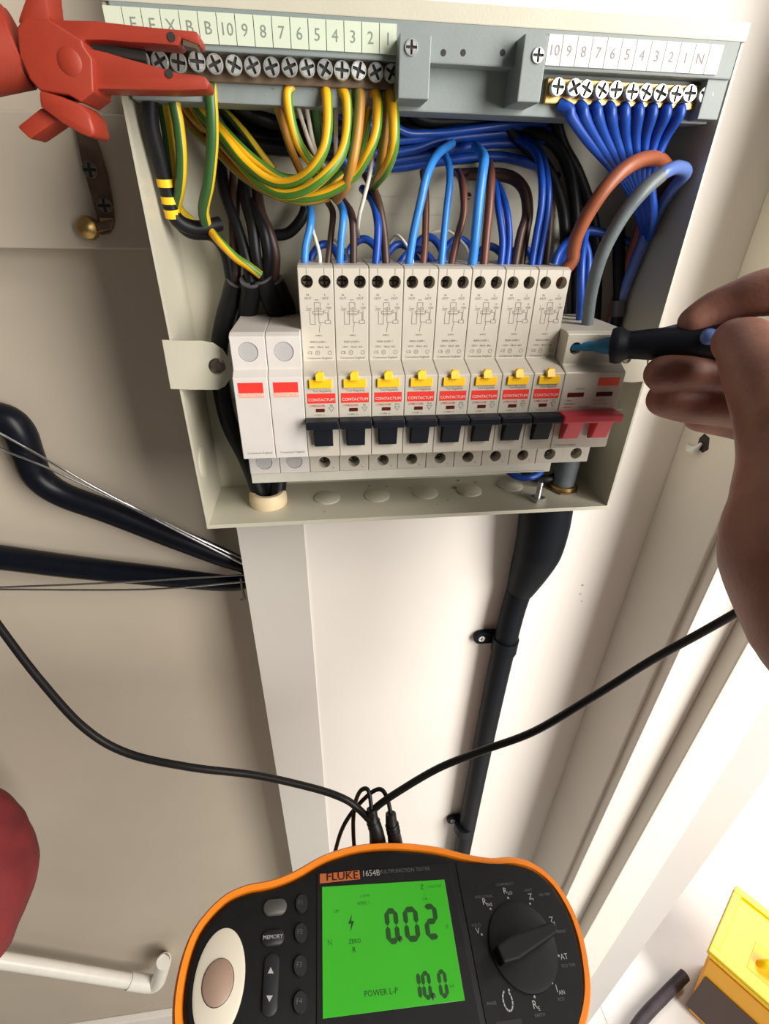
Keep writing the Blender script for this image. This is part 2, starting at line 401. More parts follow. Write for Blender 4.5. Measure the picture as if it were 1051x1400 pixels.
cb_labels = ['white circuit breaker with black toggle and yellow button, leftmost, beside the plain blank modules',
  'white circuit breaker with yellow test button, second from the blank modules',
  'white circuit breaker with yellow test button, third from the blank modules',
  'white circuit breaker with yellow test button, fourth from the blank modules',
  'white circuit breaker with yellow test button, fourth from the red main switch',
  'white circuit breaker with yellow test button, third from the red main switch',
  'white circuit breaker with yellow test button, second from the red main switch',
  'white circuit breaker with black toggle and yellow button, rightmost, touching the red main switch']
def make_rcbo(x):
    r = empty('circuit_breaker', (x+MW/2, YM, ZSB))
    body = module_body(x, x+MW, ZST, YS, [(x+.0046, ZHU, .0031, YS), (x+.0135, ZHU, .0031, YS), (x+.009, ZHL, .0036, YS)], [(x+.0040, x+.0145, ZSL0, ZSL1, .010)])
    bo_ = body.build('body', 'white_plastic', r)
    # split lines above the two upper screw holes
    sl = MB()
    for hx in (.0046, .0135): flat_rect(sl, x+hx-.00012, x+hx+.00012, ZHU+.0033, ZST, YS, .00008)
    sl.build('seam', 'ink_print', r)
    for hx, hz, hy in ((.0046, ZHU, YS+.007), (.0135, ZHU, YS+.007), (.009, ZHL, YS+.007)):
        s = MB(); pozi(s, (x+hx, hy, hz), .0026); s.build('terminal_screw', 'dull_screw', r)
    # toggle: lever in its well and the bar across the module
    t = MB()
    t.prism([(x+.0043, YN+.008, ZSL0+.001), (x+.0043, YN-.003, ZSL0+.0012), (x+.0043, YN-.006, ZSL1), (x+.0043, YN+.008, ZSL1)], (.0099, 0, 0), bev=.0003)
    t.box(x+.0002, x+MW-.0002, YN-.0085, YN-.0002, ZSL1-.0018, ZSL1+.0026, bev=.0008)
    t.build('toggle', 'toggle_black', r)
    # yellow test button
    yb = MB(); yb.box(x+.0030, x+.0150, YN-.0012, YN+.001, ZNT-.0058, ZNT-.0012, bev=.0003)
    yb.prism([(x+.0066, YN-.0010, ZNT-.0013), (x+.0066, YN+.0004, ZNT+.0016), (x+.0078, YN+.0012, ZNT+.0028), (x+.0108, YN+.0012, ZNT+.0028), (x+.0112, YN-.0010, ZNT-.0013)], (0, -.0022, 0), bev=.0002)
    yb.build('test_button', 'test_yellow', r)
    lb = MB(); flat_rect(lb, x+.0016, x+.0166, ZNT-.0142, ZNT-.0088, YN); lo = lb.build('brand_label', 'red_label', r)
    tx = MB(); tx.mesh(text_mesh('CONTACTUM', .0022), FRONT(x+.0091, YN-.0002, ZNT-.0123)); tx.build('brand_lettering', 'label_cream', lo)
    wn = MB(); wn.box(x+.0060, x+.0106, YN-.0003, YN+.0002, ZNT-.0190, ZNT-.0172); wn.build('indicator_window', 'window_maroon', r)
    p = MB(); y = YS-.0001
    T = lambda s_, sz, dx, z, yy=y: p.mesh(text_mesh(s_, sz), FRONT(x+dx, yy, z))
    T('N', .0017, .0047, ZHU-.0062); T('OUT', .0017, .0047, ZHU-.0078); T('L', .0017, .0135, ZHU-.0062); T('OUT', .0017, .0135, ZHU-.0078)
    z = ZHU-.0090
    L = lambda *pts: line(p, [(x+a, z-b_) for a, b_ in pts], y)
    # wiring diagram
    L((.0078, .0014), (.0078, .0008), (.0108, .0008), (.0108, .0030)); L((.0078, .0014), (.0078, .0115), (.0052, .0115), (.0052, .0050))
    L((.0068, .0050), (.0124, .0050), (.0124, .0062), (.0068, .0062), (.0068, .0050)); L((.0072, .0068), (.0120, .0068))
    L((.0098, .0030), (.0098, .0100), (.0104, .0112), (.0098, .0140), (.0098, .0155)); L((.0098, .0105), (.0130, .0105))
    L((.0130, .0095), (.0158, .0095), (.0158, .0112), (.0130, .0112), (.0130, .0095)); L((.0150, .0095), (.0150, .0042)); L((.0124, .0058), (.0145, .0058), (.0145, .0095))
    L((.0086, .0034), (.0112, .0034), (.0112, .0044), (.0086, .0044), (.0086, .0034)); L((.0036, .0036), (.0064, .0036)); L((.0138, .0030), (.0164, .0030))
    T('L', .0012, .0040, z-.0026); T('LOAD', .0010, .0048, z-.0044); T('N', .0012, .0150, z-.0016); T('LOAD', .0010, .0152, z-.0036); T('TEST', .0010, .0092, z+.0004); T('Fn', .0012, .0130, z-.0048)
    T('SUPPLY', .0011, .0094, z-.0172)
    T('BSEN 61009-1', .0015, .0090, z-.0205); T('230V~  30mA  6kA', .0014, .0092, z-.0232); T('CE', .0023, .0042, z-.0262); T('K', .0013, .0083, z-.0262)
    for cx_, rr in ((.0083, .0011), (.0148, .0010)):
        for k in range(12):
            a0, a1 = k*math.pi/6, (k+1)*math.pi/6
            line(p, [(x+cx_+rr*math.cos(a0), z-.0262+rr*math.sin(a0)), (x+cx_+rr*math.cos(a1), z-.0262+rr*math.sin(a1))], y)
    T('Contactum England', .0017, .0091, z-.0290)
    p.build('printing', 'ink_print', r); p = MB()
    yn = YN-.0001
    T('Test Regularly', .0017, .0096, ZNT-.0075, yn); T('I=100%  2s', .0013, .0078, ZNT-.0208, yn)
    tri = [(x+.0128, ZNT-.0168), (x+.0158, ZNT-.0168), (x+.0143, ZNT-.0190), (x+.0128, ZNT-.0168)]; line(p, tri, yn); p.build('nose_printing', 'ink_print', r); p = MB()
    T('L', .0012, .0135, ZHL-.003, YS-.0001); flat_rect(p, x+.0138, x+.0148, ZHL-.0042, ZHL-.0038, YS, .0001)
    p.build('terminal_mark', 'ink_print', r)
    return r
proto = make_rcbo(XROW+2*MW)
cbs = [proto]+[copy_tree(proto, (MW*k, 0, 0)) for k in range(1, 8)]
for k, o in enumerate(cbs):
    tag(o, cb_labels[k], 'circuit breaker', GROUP_CB)
    x = XROW+(2+k)*MW
    m_ = MB(); m_.mesh(text_mesh(rcbo_models[k], .0017), FRONT(x+.0066, YN-.0001, ZNT-.0157)); m_.build('model_lettering', 'ink_red', o)
    m_ = MB(); m_.mesh(text_mesh(rcbo_rating[k], .0016), FRONT(x+.0143, YN-.0001, ZNT-.0156)); m_.build('rating_lettering', 'ink_print', o)
# blank modules
ZBT = 1.3448; YBS = -.0135
for k, lab in ((0, 'plain white blank module with red label at the left end of the row'), (1, 'plain white blank module with red label next to the first circuit breaker')):
    x = XROW+k*MW; r = empty('blank_module', (x+MW/2, YM, ZSB), lab, 'blank module', 'blank modules')
    cutc = [(x+.009, 1.3372, .0050, YBS), (x+.009, ZHL+.0015, .0048, YS)]
    prof = [(YM, ZSB), (YS, ZSB), (YS, ZNB), (YN, ZNB), (YN, ZNT), (YBS, ZNT+.003), (YBS, ZBT), (YBS+.004, ZBT+.0015), (YM, ZBT+.0015)]
    m = MB(); m.prism([(x+.00012, y, z) for y, z in prof], (MW-.00024, 0, 0), bev=.00035, seg=1)
    m = carve(m, [MB().cyl((hx, hy-.003, hz), (hx, hy+.0008, hz), hr, n=28) for hx, hz, hr, hy in cutc]); m.build('body', 'blank_plastic', r)
    for hx, hz, hr, hy in cutc: MB().cyl((hx, hy+.0008, hz), (hx, hy+.0004, hz), hr*.96, n=28).build('plug_disc', 'grey_disc', r)
    lb = MB(); flat_rect(lb, x+.0024, x+.0152, ZNT-.0078, ZNT-.0024, YN); lb.build('brand_label', 'red_label', r)
    lb = MB(); flat_rect(lb, x+.0024, x+.0152, ZNT-.0104, ZNT-.0078, YN); lo = lb.build('brand_band', 'pink_label', r)
    tx = MB(); tx.mesh(text_mesh('CONTACTUM', .0022), FRONT(x+.0088, YN-.0002, ZNT-.0091)); tx.build('brand_lettering', 'label_cream', lo)
    tx = MB(); tx.mesh(text_mesh('Contactum England', .0017), FRONT(x+.0095, YN-.0001, ZNB+.0035)); tx.build('printing', 'ink_print', r)
# main switch, two modules wide
x = XROW+10*MW; r = empty('main_switch', (x+MW, YM, ZSB), 'double white main switch with a wide red toggle at the right end of the row', 'switch')
body = module_body(x, x+2*MW, ZBT, YBS, [(x+.0062, 1.3372, .0034, YBS), (x+.0268, 1.3372, .0034, YBS), (x+.009, ZHL, .0038, YS), (x+.027, ZHL, .0038, YS)],
    [(x+.0038, x+.0142, ZSL0, ZSL1, .010), (x+.0218, x+.0322, ZSL0, ZSL1, .010)], zcham=ZNT+.003)
body.build('body', 'white_plastic', r)
for hx, hz, hy in ((.0268, 1.3372, YBS+.008), (.009, ZHL, YS+.006), (.027, ZHL, YS+.006)):
    s = MB(); pozi(s, (x+hx, hy, hz), .0029); s.build('terminal_screw', 'steel', r)
sl = MB(); flat_rect(sl, x+MW-.0001, x+MW+.0001, ZNT+.004, ZBT, YBS, .00006); flat_rect(sl, x+MW-.0001, x+MW+.0001, ZSB, ZNB, YS, .00006); sl.build('seam', 'grey_disc', r)
t = MB(); t.box(x+.0003, x+2*MW-.0003, YN-.0095, YN-.0002, ZSL1-.0020, ZSL1+.0030, bev=.0011)
for dx in (.0041, .0221): t.prism([(x+dx, YN+.008, ZSL0+.001), (x+dx, YN-.004, ZSL0+.0014), (x+dx, YN-.0085, ZSL1+.001), (x+dx, YN+.008, ZSL1)], (.0098, 0, 0), bev=.0008)
t.build('toggle', 'toggle_red', r)
wn = MB(); wn.box(x+.0040, x+.0136, YN-.0003, YN+.0002, ZNT-.0137, ZNT-.0113); wn.build('indicator_window', 'window_maroon', r)
wn = MB(); wn.box(x+.0212, x+.0308, YN-.0003, YN+.0002, ZNT-.0137, ZNT-.0113); wn.build('indicator_window', 'window_maroon', r)
lb = MB(); flat_rect(lb, x+.0206, x+.0332, ZNT-.0076, ZNT-.0030, YN); lb.build('brand_label', 'orange_label', r)
tx = MB(); tx.mesh(text_mesh('CONTACTUM', .0020), FRONT(x+.0268, YN-.0001, ZNT-.0090)); tx.build('brand_lettering', 'pink_label', r)
tx = MB()
for s_, sz, dx, dz in (('CPS1002', .0015, .0108, .0092), ('100A', .0015, .0052, .0160), ('230/400V~', .0015, .0066, .0180), ('IEC 60947-3', .0014, .0238, .0160), ('AC-22A 50Hz', .0014, .0246, .0180)):
    tx.mesh(text_mesh(s_, sz), FRONT(x+dx, YN-.0001, ZNT-dz))
tx.mesh(text_mesh('Contactum England', .0017), FRONT(x+.0092, YN-.0001, ZNB+.0022)); tx.build('printing', 'ink_print', r)
tx = MB(); tx.mesh(text_mesh('ON/OFF', .0013), FRONT(x+.0055, YN-.0001, ZNT-.0198)); tx.mesh(text_mesh('ISOLATOR', .0013), FRONT(x+.0150, YN-.0001, ZNT-.0198)); tx.build('red_printing', 'ink_red', r)
# busbar cover strip under the row
xe = at(752, 640, YS+.001).x
zt_ = ZSB-.0002; zb_ = at(345, 661, YS+.001).z
bc = empty('busbar_cover', ((XROW+xe)/2, YM, zb_), 'long beige busbar cover strip under the row of breakers', 'cover strip')
MB().box(XROW+.0002, xe, YS+.001, YM-.012, zb_, zt_, bev=.0005).build('strip', 'beige_strip', bc)
MB().box(XROW+.036, xe-.004, YS+.0004, YS+.001, zb_+.0004, zb_+.0012).build('rib', 'beige_strip', bc)
# mounting rail behind the modules
rl = MB(); rl.box(XL+.012, XR-.012, YM, YM+.008, 1.2950, 1.3300, bev=.0008); tag(rl.build('mounting_rail', 'steel'), 'steel mounting rail carrying the row of modules', 'rail')

# ------------------------------------------------------------------ grey terminal carrier at the top
zU0, zU1 = at(600, 87, -.004).z, ZT-.0006
zL0 = at(600, 154, .004).z
tr = empty('terminal_carrier', ((XL+XR)/2, YBK, zL0), 'grey plastic terminal carrier across the top of the fuse box', 'terminal carrier')
xa, xb = XL+.002, XR-.003
m = MB(); m.box(xa, xb, .004, .020, zL0, zU1-.0005, bev=.0006); m.build('back_plate', 'grey_plastic', tr)
MB().box(xa, xb, -.004, .0041, zU0, zU1, bev=.0006).build('label_ledge', 'grey_plastic', tr)
for px in (606, 633, 687):
    c = at(px, 72, -.0041); MB().cyl(c, c+Vector((0, .0006, 0)), .0012, n=14).build('pin_hole', 'hole_dark', tr)
for (pa, pb, pt, pbm, sc) in (((545, 46), (600, 49), 46, 141, (562, 65)), ((712, 48), (756, 44), 46, 146, (735, 76))):
    yf = -.014
    x0, x1 = at(pa[0], 95, yf).x, at(pb[0]-12, 95, yf).x
    z0, z1 = at(pa[0]+15, pbm-6, yf).z, at(pa[0]+20, pt, yf).z
    bl = MB().box(x0, x1, yf, .006, z0, z1, bev=.0005).build('support_block', 'grey_plastic', tr)
    c = at(sc[0], sc[1], yf); s = MB(); pozi(s, (c.x, yf-.0002, c.z), .0027); s.build('block_screw', 'zinc', bl)
zc0 = at(965, 165, 0).z
MB().box(at(962, 130, -.003).x, xb, -.003, .006, zc0, zU0+.001, bev=.0004).build('end_cap', 'grey_plastic', tr)
# label strips
def strip(name, lab, pxs, texts, ptop, pbot, inkm, pap, size):
    yl = -.0042
    xx = [at(p, 60, yl).x for p in pxs]
    z1 = min(at(pxs[0], ptop[0], yl).z, at(pxs[-1], ptop[1], yl).z); z1 = ZT-.0022
    z0 = at((pxs[0]+pxs[-1])/2, (pbot[0]+pbot[1])/2, yl).z
    e = empty(name, ((xx[0]+xx[-1])/2, yl, z0), lab, 'label strip')
    for i, tx_ in enumerate(texts):
        q = MB().box(xx[i]+.00015, xx[i+1]-.00015, yl-.0006, yl+.0001, z0, z1).build('label_cell', pap, e)
        if tx_:
            p = MB(); p.mesh(text_mesh(tx_, size), FRONT((xx[i]+xx[i+1])/2, yl-.0007, (z0+z1)/2-.0002)); p.build('lettering', inkm, q)
xL0, xL1 = 150, 542
strip('earth_label_strip', 'pale green numbered label strip above the earth terminals, left', [xL0+(xL1-xL0)*((i/16)*1.03-.03*(i/16)**2) for i in range(17)],
      ['', 'E', 'E', 'X', 'B', 'B', '10', '9', '8', '7', '6', '5', '4', '3', '2', '1'], (8, 30), (52, 76), 'ink_grey', 'label_paper', .0056)
strip('neutral_label_strip', 'white numbered label strip above the neutral terminals, right', [748+20.3*i for i in range(12)]+[990],
      ['10', '9', '8', '7', '6', '5', '4', '3', '2', '1', 'N', ''], (50, 62), (90, 103), 'ink_pale', 'label_paper_right', .0052)
# terminal bars: brass bar with raised screw heads
def bar(name, lab, pxs, py0, py1, bm_, yb):
    pts = [at(px, py0+(py1-py0)*i/(len(pxs)-1), yb) for i, px in enumerate(pxs)]
    zc = sum(p.z for p in pts)/len(pts)
    e = empty(name, (pts[len(pts)//2].x, yb, zc-.005), lab, 'terminal bar')
    MB().box(pts[0].x-.004, pts[-1].x+.0035, yb+.0022, yb+.0105, zc-.0052, zc+.0040, bev=.0005).build('bar', bm_, e)
    for i, p in enumerate(pts):
        s = MB(); pozi(s, (p.x, yb-.0008+random.uniform(-.0006, .0006), zc+random.uniform(-.0003, .0003)), .0034, axis=(random.uniform(-.12, .12), -1, random.uniform(-.1, .1)), depth=.0009, spin=random.uniform(-.6, .6))
        s.cyl((p.x, yb, zc), (p.x, yb+.003, zc), .0024, n=12); s.build('terminal_screw', 'zinc', e)
    return [Vector((p.x, yb+.006, zc-.005)) for p in pts]
EB = bar('earth_terminal_bar', 'long brass earth terminal bar with fifteen screws holding yellow wires', [193, 219, 244, 270, 294, 320, 345, 371, 396, 420, 444, 467, 490, 513, 535], 78, 105, 'dark_brass', -.001)
NB = bar('neutral_terminal_bar', 'short bright brass neutral terminal bar holding the blue wires', [761, 783, 799, 820, 840, 861, 881, 900, 921, 940, 962], 119, 132, 'brass', -.001)

# ------------------------------------------------------------------ wires (each one a thing)
def P(pts):
    out = []
    for px, py, y in pts:
        v = at(px, py, y/1000.)
        if 0 < v.y < YBK and ZB-.02 < v.z < ZT: v.x = min(max(v.x, XL+.006 if v.x > XL-.03 else -9), XR-.0052)
        out.append(v)
    return out
def wire(name, label, m, pts, r, group=None, cat='wire', n=10, twist=0., seg=6, start=None, parent=None):
    pp = P(pts)
    if start is not None: pp = [start]+pp
    o = MB().tube(pp, r/1000., n=n, seg=seg, twist=twist).build(name, m, parent, smooth=True, ang=60)
    if parent is None: tag(o, label, cat, group)
    return o
ORD = ['first', 'second', 'third', 'fourth', 'fifth', 'sixth', 'seventh', 'eighth']
GB, GBR = 'blue wires rising from the breakers', 'brown wires rising from the breakers'
DN = 14.
blue = [(0, 'light_blue_wire', [(416, 378, 12), (416, 366, 12), (418, 335, 13), (424, 310, 15), (424, 287, 22), (416, 272, 34), (400, 262, 44)], 2.0),
 (1, 'light_blue_wire', [(464, 378, 12), (464, 366, 12), (466, 330, 12), (469, 302, 14), (468, 286, 22), (458, 270, 36), (440, 262, 45)], 2.0),
 (2, 'blue_wire', [(513, 378, 12), (513, 366, 12), (516, 330, 14), (516, 302, 18), (509, 275, 28), (495, 258, 40)], 2.1),
 (3, 'light_blue_wire', [(557, 378, 12), (558, 366, 12), (565, 320, 12), (574, 280, 12), (584, 238, 16), (598, 211, 26), (618, 196, 40)], 2.2),
 (4, 'light_blue_wire', [(603, 378, 13), (603, 366, 13), (606, 330, 16), (610, 290, 18), (615, 243, 24), (611, 218, 34), (600, 200, 44)], 1.9),
 (5, 'light_blue_wire', [(643, 378, 10), (645, 366, 10), (650, 320, 8), (655, 270, 8), (660, 232, 12), (661, 214, 22), (650, 200, 38)], 2.5),
 (6, 'blue_wire', [(683, 378, 14), (684, 366, 14), (687, 330, 18), (682, 290, 24), (675, 250, 36), (660, 236, 46)], 1.9),
 (6, 'blue_wire', [(692, 378, 15), (692, 366, 15), (696, 330, 20), (693, 290, 26), (683, 258, 38), (668, 242, 46)], 1.9),
 (7, 'blue_wire', [(725, 378, 13), (726, 366, 13), (733, 322, 14), (740, 280, 15), (740, 240, 22), (731, 207, 34), (705, 188, 46)], 1.9),
 (7, 'blue_wire', [(734, 378, 14), (735, 366, 14), (743, 322, 16), (749, 280, 18), (748, 244, 24), (739, 210, 36), (715, 186, 47)], 1.9)]
for i, (k, m, p, r) in enumerate(blue):
    extra = {6: ', left of the pair', 7: ', right of the pair', 8: ', left of the pair', 9: ', right of the pair'}.get(i, '')
    wire('blue_wire', 'blue wire rising from the %s circuit breaker from the left%s' % (ORD[k], extra), m, p, r, GB)
brown = [(0, 'dark_brown_wire', [(446, 378, 14), (447, 366, 14), (452, 325, 18), (455, 292, 26), (448, 276, 38)], 1.7),
 (1, 'dark_brown_wire', [(483, 378, 14), (483, 366, 14), (483, 320, 16), (480, 292, 22), (468, 274, 38)], 2.0),
 (2, 'dark_brown_wire', [(528, 378, 14), (528, 366, 14), (525, 322, 18), (519, 285, 22), (510, 258, 32), (500, 240, 42)], 2.2),
 (3, 'brown_wire', [(577, 378, 16), (578, 366, 16), (581, 330, 22), (582, 270, 30), (578, 235, 44)], 1.9),
 (4, 'brown_wire', [(614, 378, 15), (616, 366, 15), (625, 325, 17), (634, 290, 20), (632, 252, 28), (626, 235, 44)], 2.0),
 (5, 'brown_wire', [(659, 378, 14), (661, 366, 14), (665, 320, 17), (669, 280, 20), (671, 240, 28), (668, 222, 44)], 2.3),
 (6, 'dark_brown_wire', [(701, 378, 15), (703, 366, 15), (711, 322, 18), (719, 292, 24), (713, 258, 34), (690, 243, 42), (640, 240, 48)], 2.3),
 (6, 'dark_brown_wire', [(711, 378, 17), (712, 366, 17), (719, 322, 21), (724, 288, 28), (718, 256, 38), (690, 236, 46), (620, 236, 50)], 2.0),
 (7, 'dark_brown_wire', [(745, 378, 16), (745, 366, 16), (750, 322, 20), (752, 290, 26), (748, 262, 38)], 1.9)]
for i, (k, m, p, r) in enumerate(brown):
    extra = {6: ', front of the pair', 7: ', rear of the pair'}.get(i, '')
    wire('brown_wire', 'brown wire rising from the %s circuit breaker from the left%s' % (ORD[k], extra), m, p, r, GBR)
# thin white leads
white = [((404, 118, 6), [(404, 132, 8), (413, 165, 12), (425, 200, 16), (437, 222, 20)], 'thin white lead left of the pair slanting down behind the yellow loops'),
 ((416, 118, 6), [(417, 132, 9), (422, 165, 13), (431, 205, 18), (445, 232, 24)], 'thin white lead right of the pair slanting down behind the yellow loops'),
 ((460, 120, 6), [(460, 136, 8), (459, 175, 12), (459, 214, 18)], 'thin white lead hanging straight down between yellow wires'),
 ((484, 122, 6), [(484, 138, 9), (480, 165, 16)], 'short thin white lead under earth label three'),
 ((511, 205, 8), [(505, 240, 8), (497, 272, 10), (490, 300, 16), (489, 325, 34)], 'thin white lead slanting down from the right yellow loop'),
 ((424, 305, 26), [(432, 330, 20), (437, 350, 16), (437, 378, 14)], 'thin white lead beside the first circuit breaker wires'),
 ((455, 325, 30), [(468, 338, 22), (477, 355, 17), (479, 378, 15)], 'thin white lead beside the second circuit breaker wires'),
 ((533, 332, 34), [(543, 322, 30), (556, 336, 22), (563, 352, 18), (564, 378, 16)], 'thin white lead arching beside the fourth circuit breaker wires'),
 ((590, 318, 40), [(612, 316, 36), (632, 332, 28), (640, 345, 24), (648, 378, 20)], 'thin white lead arching behind the fifth circuit breaker wires')]
for s_, p, lab in white:
    wire('white_lead', lab, 'white_lead', [s_]+p, 1.0 if 'arching' not in lab else .85, 'thin white leads', n=8)
# loops of blue wire behind the breakers
for i, (x0, x1, yy, t) in enumerate(sorted(((420, 470, 345, 26), (470, 525, 338, 28), (520, 575, 345, 32), (560, 610, 335, 34), (600, 655, 338, 34), (640, 700, 348, 30), (540, 600, 352, 24), (690, 735, 350, 30)))):
    wire('blue_link_wire', 'dark blue wire arching low behind the breakers, %s from the left' % ORD[i], 'blue_wire', [(x0, 385, t), (x0+4, yy+12, t), ((x0+x1)/2-8, yy-9, t+6), ((x0+x1)/2+8, yy-8, t+6), (x1-4, yy+14, t+2), (x1, 385, t)], 2.1, 'blue wires arching behind the breakers')
# dark bundle running across behind, under the carrier
bund = [([(470, 130, 34), (500, 205, 40), (560, 205, 42), (600, 192, 44), (660, 184, 46), (720, 180, 48), (745, 192, 48)], 2.4), ([(455, 130, 40), (490, 220, 44), (550, 218, 46), (610, 206, 48), (670, 196, 49), (730, 196, 50)], 2.5),
  ([(485, 120, 30), (515, 185, 36), (560, 190, 38), (620, 178, 40), (690, 172, 44), (750, 180, 48)], 2.2), ([(440, 140, 44), (475, 225, 46), (540, 228, 49), (600, 220, 50), (680, 214, 50), (735, 226, 50)], 2.6),
  ([(500, 120, 26), (545, 176, 30), (590, 182, 34), (650, 176, 36), (710, 168, 40), (745, 168, 46)], 1.8)]
for i, (p, r) in enumerate(bund):
    wire('rear_blue_wire', 'dark blue wire in the bundle running across under the grey carrier', 'blue_wire', p, r, 'blue wires across the back')
bundk = [([(300, 100, 46), (340, 172, 50), (430, 188, 50), (540, 190, 51), (650, 190, 51), (730, 180, 50), (765, 110, 46)], 3.4), ([(750, 110, 46), (765, 190, 50), (790, 240, 50), (810, 300, 50), (815, 370, 48), (812, 470, 44)], 3.6), ([(270, 105, 30), (300, 165, 36), (340, 196, 40), (420, 205, 44), (500, 200, 46), (580, 180, 48), (640, 120, 44)], 3.4), ([(310, 105, 26), (335, 152, 30), (400, 172, 36), (470, 175, 40), (560, 178, 44), (690, 170, 46), (730, 110, 40)], 3.2),
  ([(540, 105, 34), (570, 160, 40), (640, 166, 44), (720, 176, 47), (765, 205, 48), (785, 270, 47), (788, 380, 46), (786, 480, 45)], 3.4), ([(670, 110, 40), (700, 180, 46), (745, 225, 48), (765, 270, 47), (772, 320, 44), (770, 400, 45), (768, 480, 45)], 3.0), ([(285, 110, 40), (325, 178, 44), (400, 196, 47), (470, 215, 49), (540, 206, 50), (620, 180, 50), (660, 110, 46)], 3.2)]
for i, (p, r) in enumerate(bundk):
    wire('rear_black_cable', 'black cable half hidden behind the wires at the back of the box', 'black_cable', p, r, 'black cables at the back', cat='cable')
# neutral bar wires
for k in range(9):
    b0 = NB[k+1] if k else NB[0]+Vector((.0035, 0, 0))
    q = k/8.
    p = [(778+19*k, 150, 0), (781+18.3*k, 160, 0), (802+13.3*k, 190, 5+2*q), (836+7*k, 228+4*q, 14-4*q), (862+3.5*k, 262, 20-8*q), (876+2*k, 300-10*q, 24-8*q), (880+k, 322, 30-6*q), (866, 332, 40), (830, 320, 46-q), (795, 318, 44), (764+k, 345+2*k, 30+k), (752+2*k, 385, 24+k)]
    wire('neutral_wire', 'blue neutral wire from the right-hand bar, %s terminal from the left' % (ORD+['ninth'])[k], 'blue_wire', p, 2.45, 'blue neutral wires', start=b0+Vector((0, -.003, 0)))
# tails into the main switch
wire('brown_tail_cable', 'thick orange-brown supply cable arching up at the right of the breakers', 'tail_brown', [(781, 358, 4), (784, 342, 3), (789, 322, 1), (805, 290, -2), (830, 254, -4), (858, 228, -2), (884, 217, 4), (904, 221, 12), (915, 240, 22), (913, 275, 30), (900, 330, 36), (882, 390, 40), (870, 440, 42), (850, 560, 40)], 3.5, cat='cable', n=14, start=Vector((.0178, .006, 1.369)))
nt_ = empty('neutral_tail_cable', at(802, 450, .01), 'thick grey sheathed supply cable with blue core arching beside the brown one', 'cable')
wire('sheath', None, 'tail_grey', [(802, 462, 6), (803, 440, 6), (808, 400, 2), (822, 350, -4), (848, 300, -8), (876, 264, -10), (904, 239, -8)], 3.4, n=14, parent=nt_)
wire('core', None, 'core_blue', [(898, 244, -8), (908, 236, -8), (925, 229, -4), (937, 236, 4), (938, 258, 14), (930, 300, 24), (912, 360, 32), (890, 420, 38), (870, 480, 40), (850, 600, 38)], 3.1, n=14, parent=nt_)
wire('black_tail_cable', 'black cable standing behind the grey sheathed cable', 'black_cable', [(845, 300, 44), (846, 360, 40), (848, 420, 38), (850, 480, 36), (845, 560, 36)], 3.6, cat='cable', n=12)
MB().tube(P([(846, 410, 37.5), (847, 432, 37)]), .0041, n=12).build('cable_band', 'sheath_grey', bpy.data.objects['black_tail_cable'])
wire('blue_side_wire', 'blue wire dropping beside the last circuit breaker, in front', 'blue_wire', [(800, 318, 30), (796, 345, 22), (794, 380, 16), (793, 420, 18), (790, 470, 30)], 2.3, 'blue wires beside the last breaker')
wire('blue_side_wire', 'blue wire dropping beside the last circuit breaker, behind', 'blue_wire', [(790, 312, 36), (803, 345, 30), (803, 380, 26), (800, 420, 28), (796, 470, 36)], 2.3, 'blue wires beside the last breaker')
wire('blue_gland_wire', 'blue wire curled above the box floor beside the brass gland', 'blue_wire', [(690, 640, 34), (705, 651, 26), (722, 653, 22), (738, 646, 26), (745, 630, 34)], 2.4)
wire('black_gland_cable', 'black cable lying on the box floor behind the bolt', 'black_cable', [(712, 640, 40), (725, 652, 34), (748, 655, 30), (765, 648, 34)], 3.0, cat='cable')
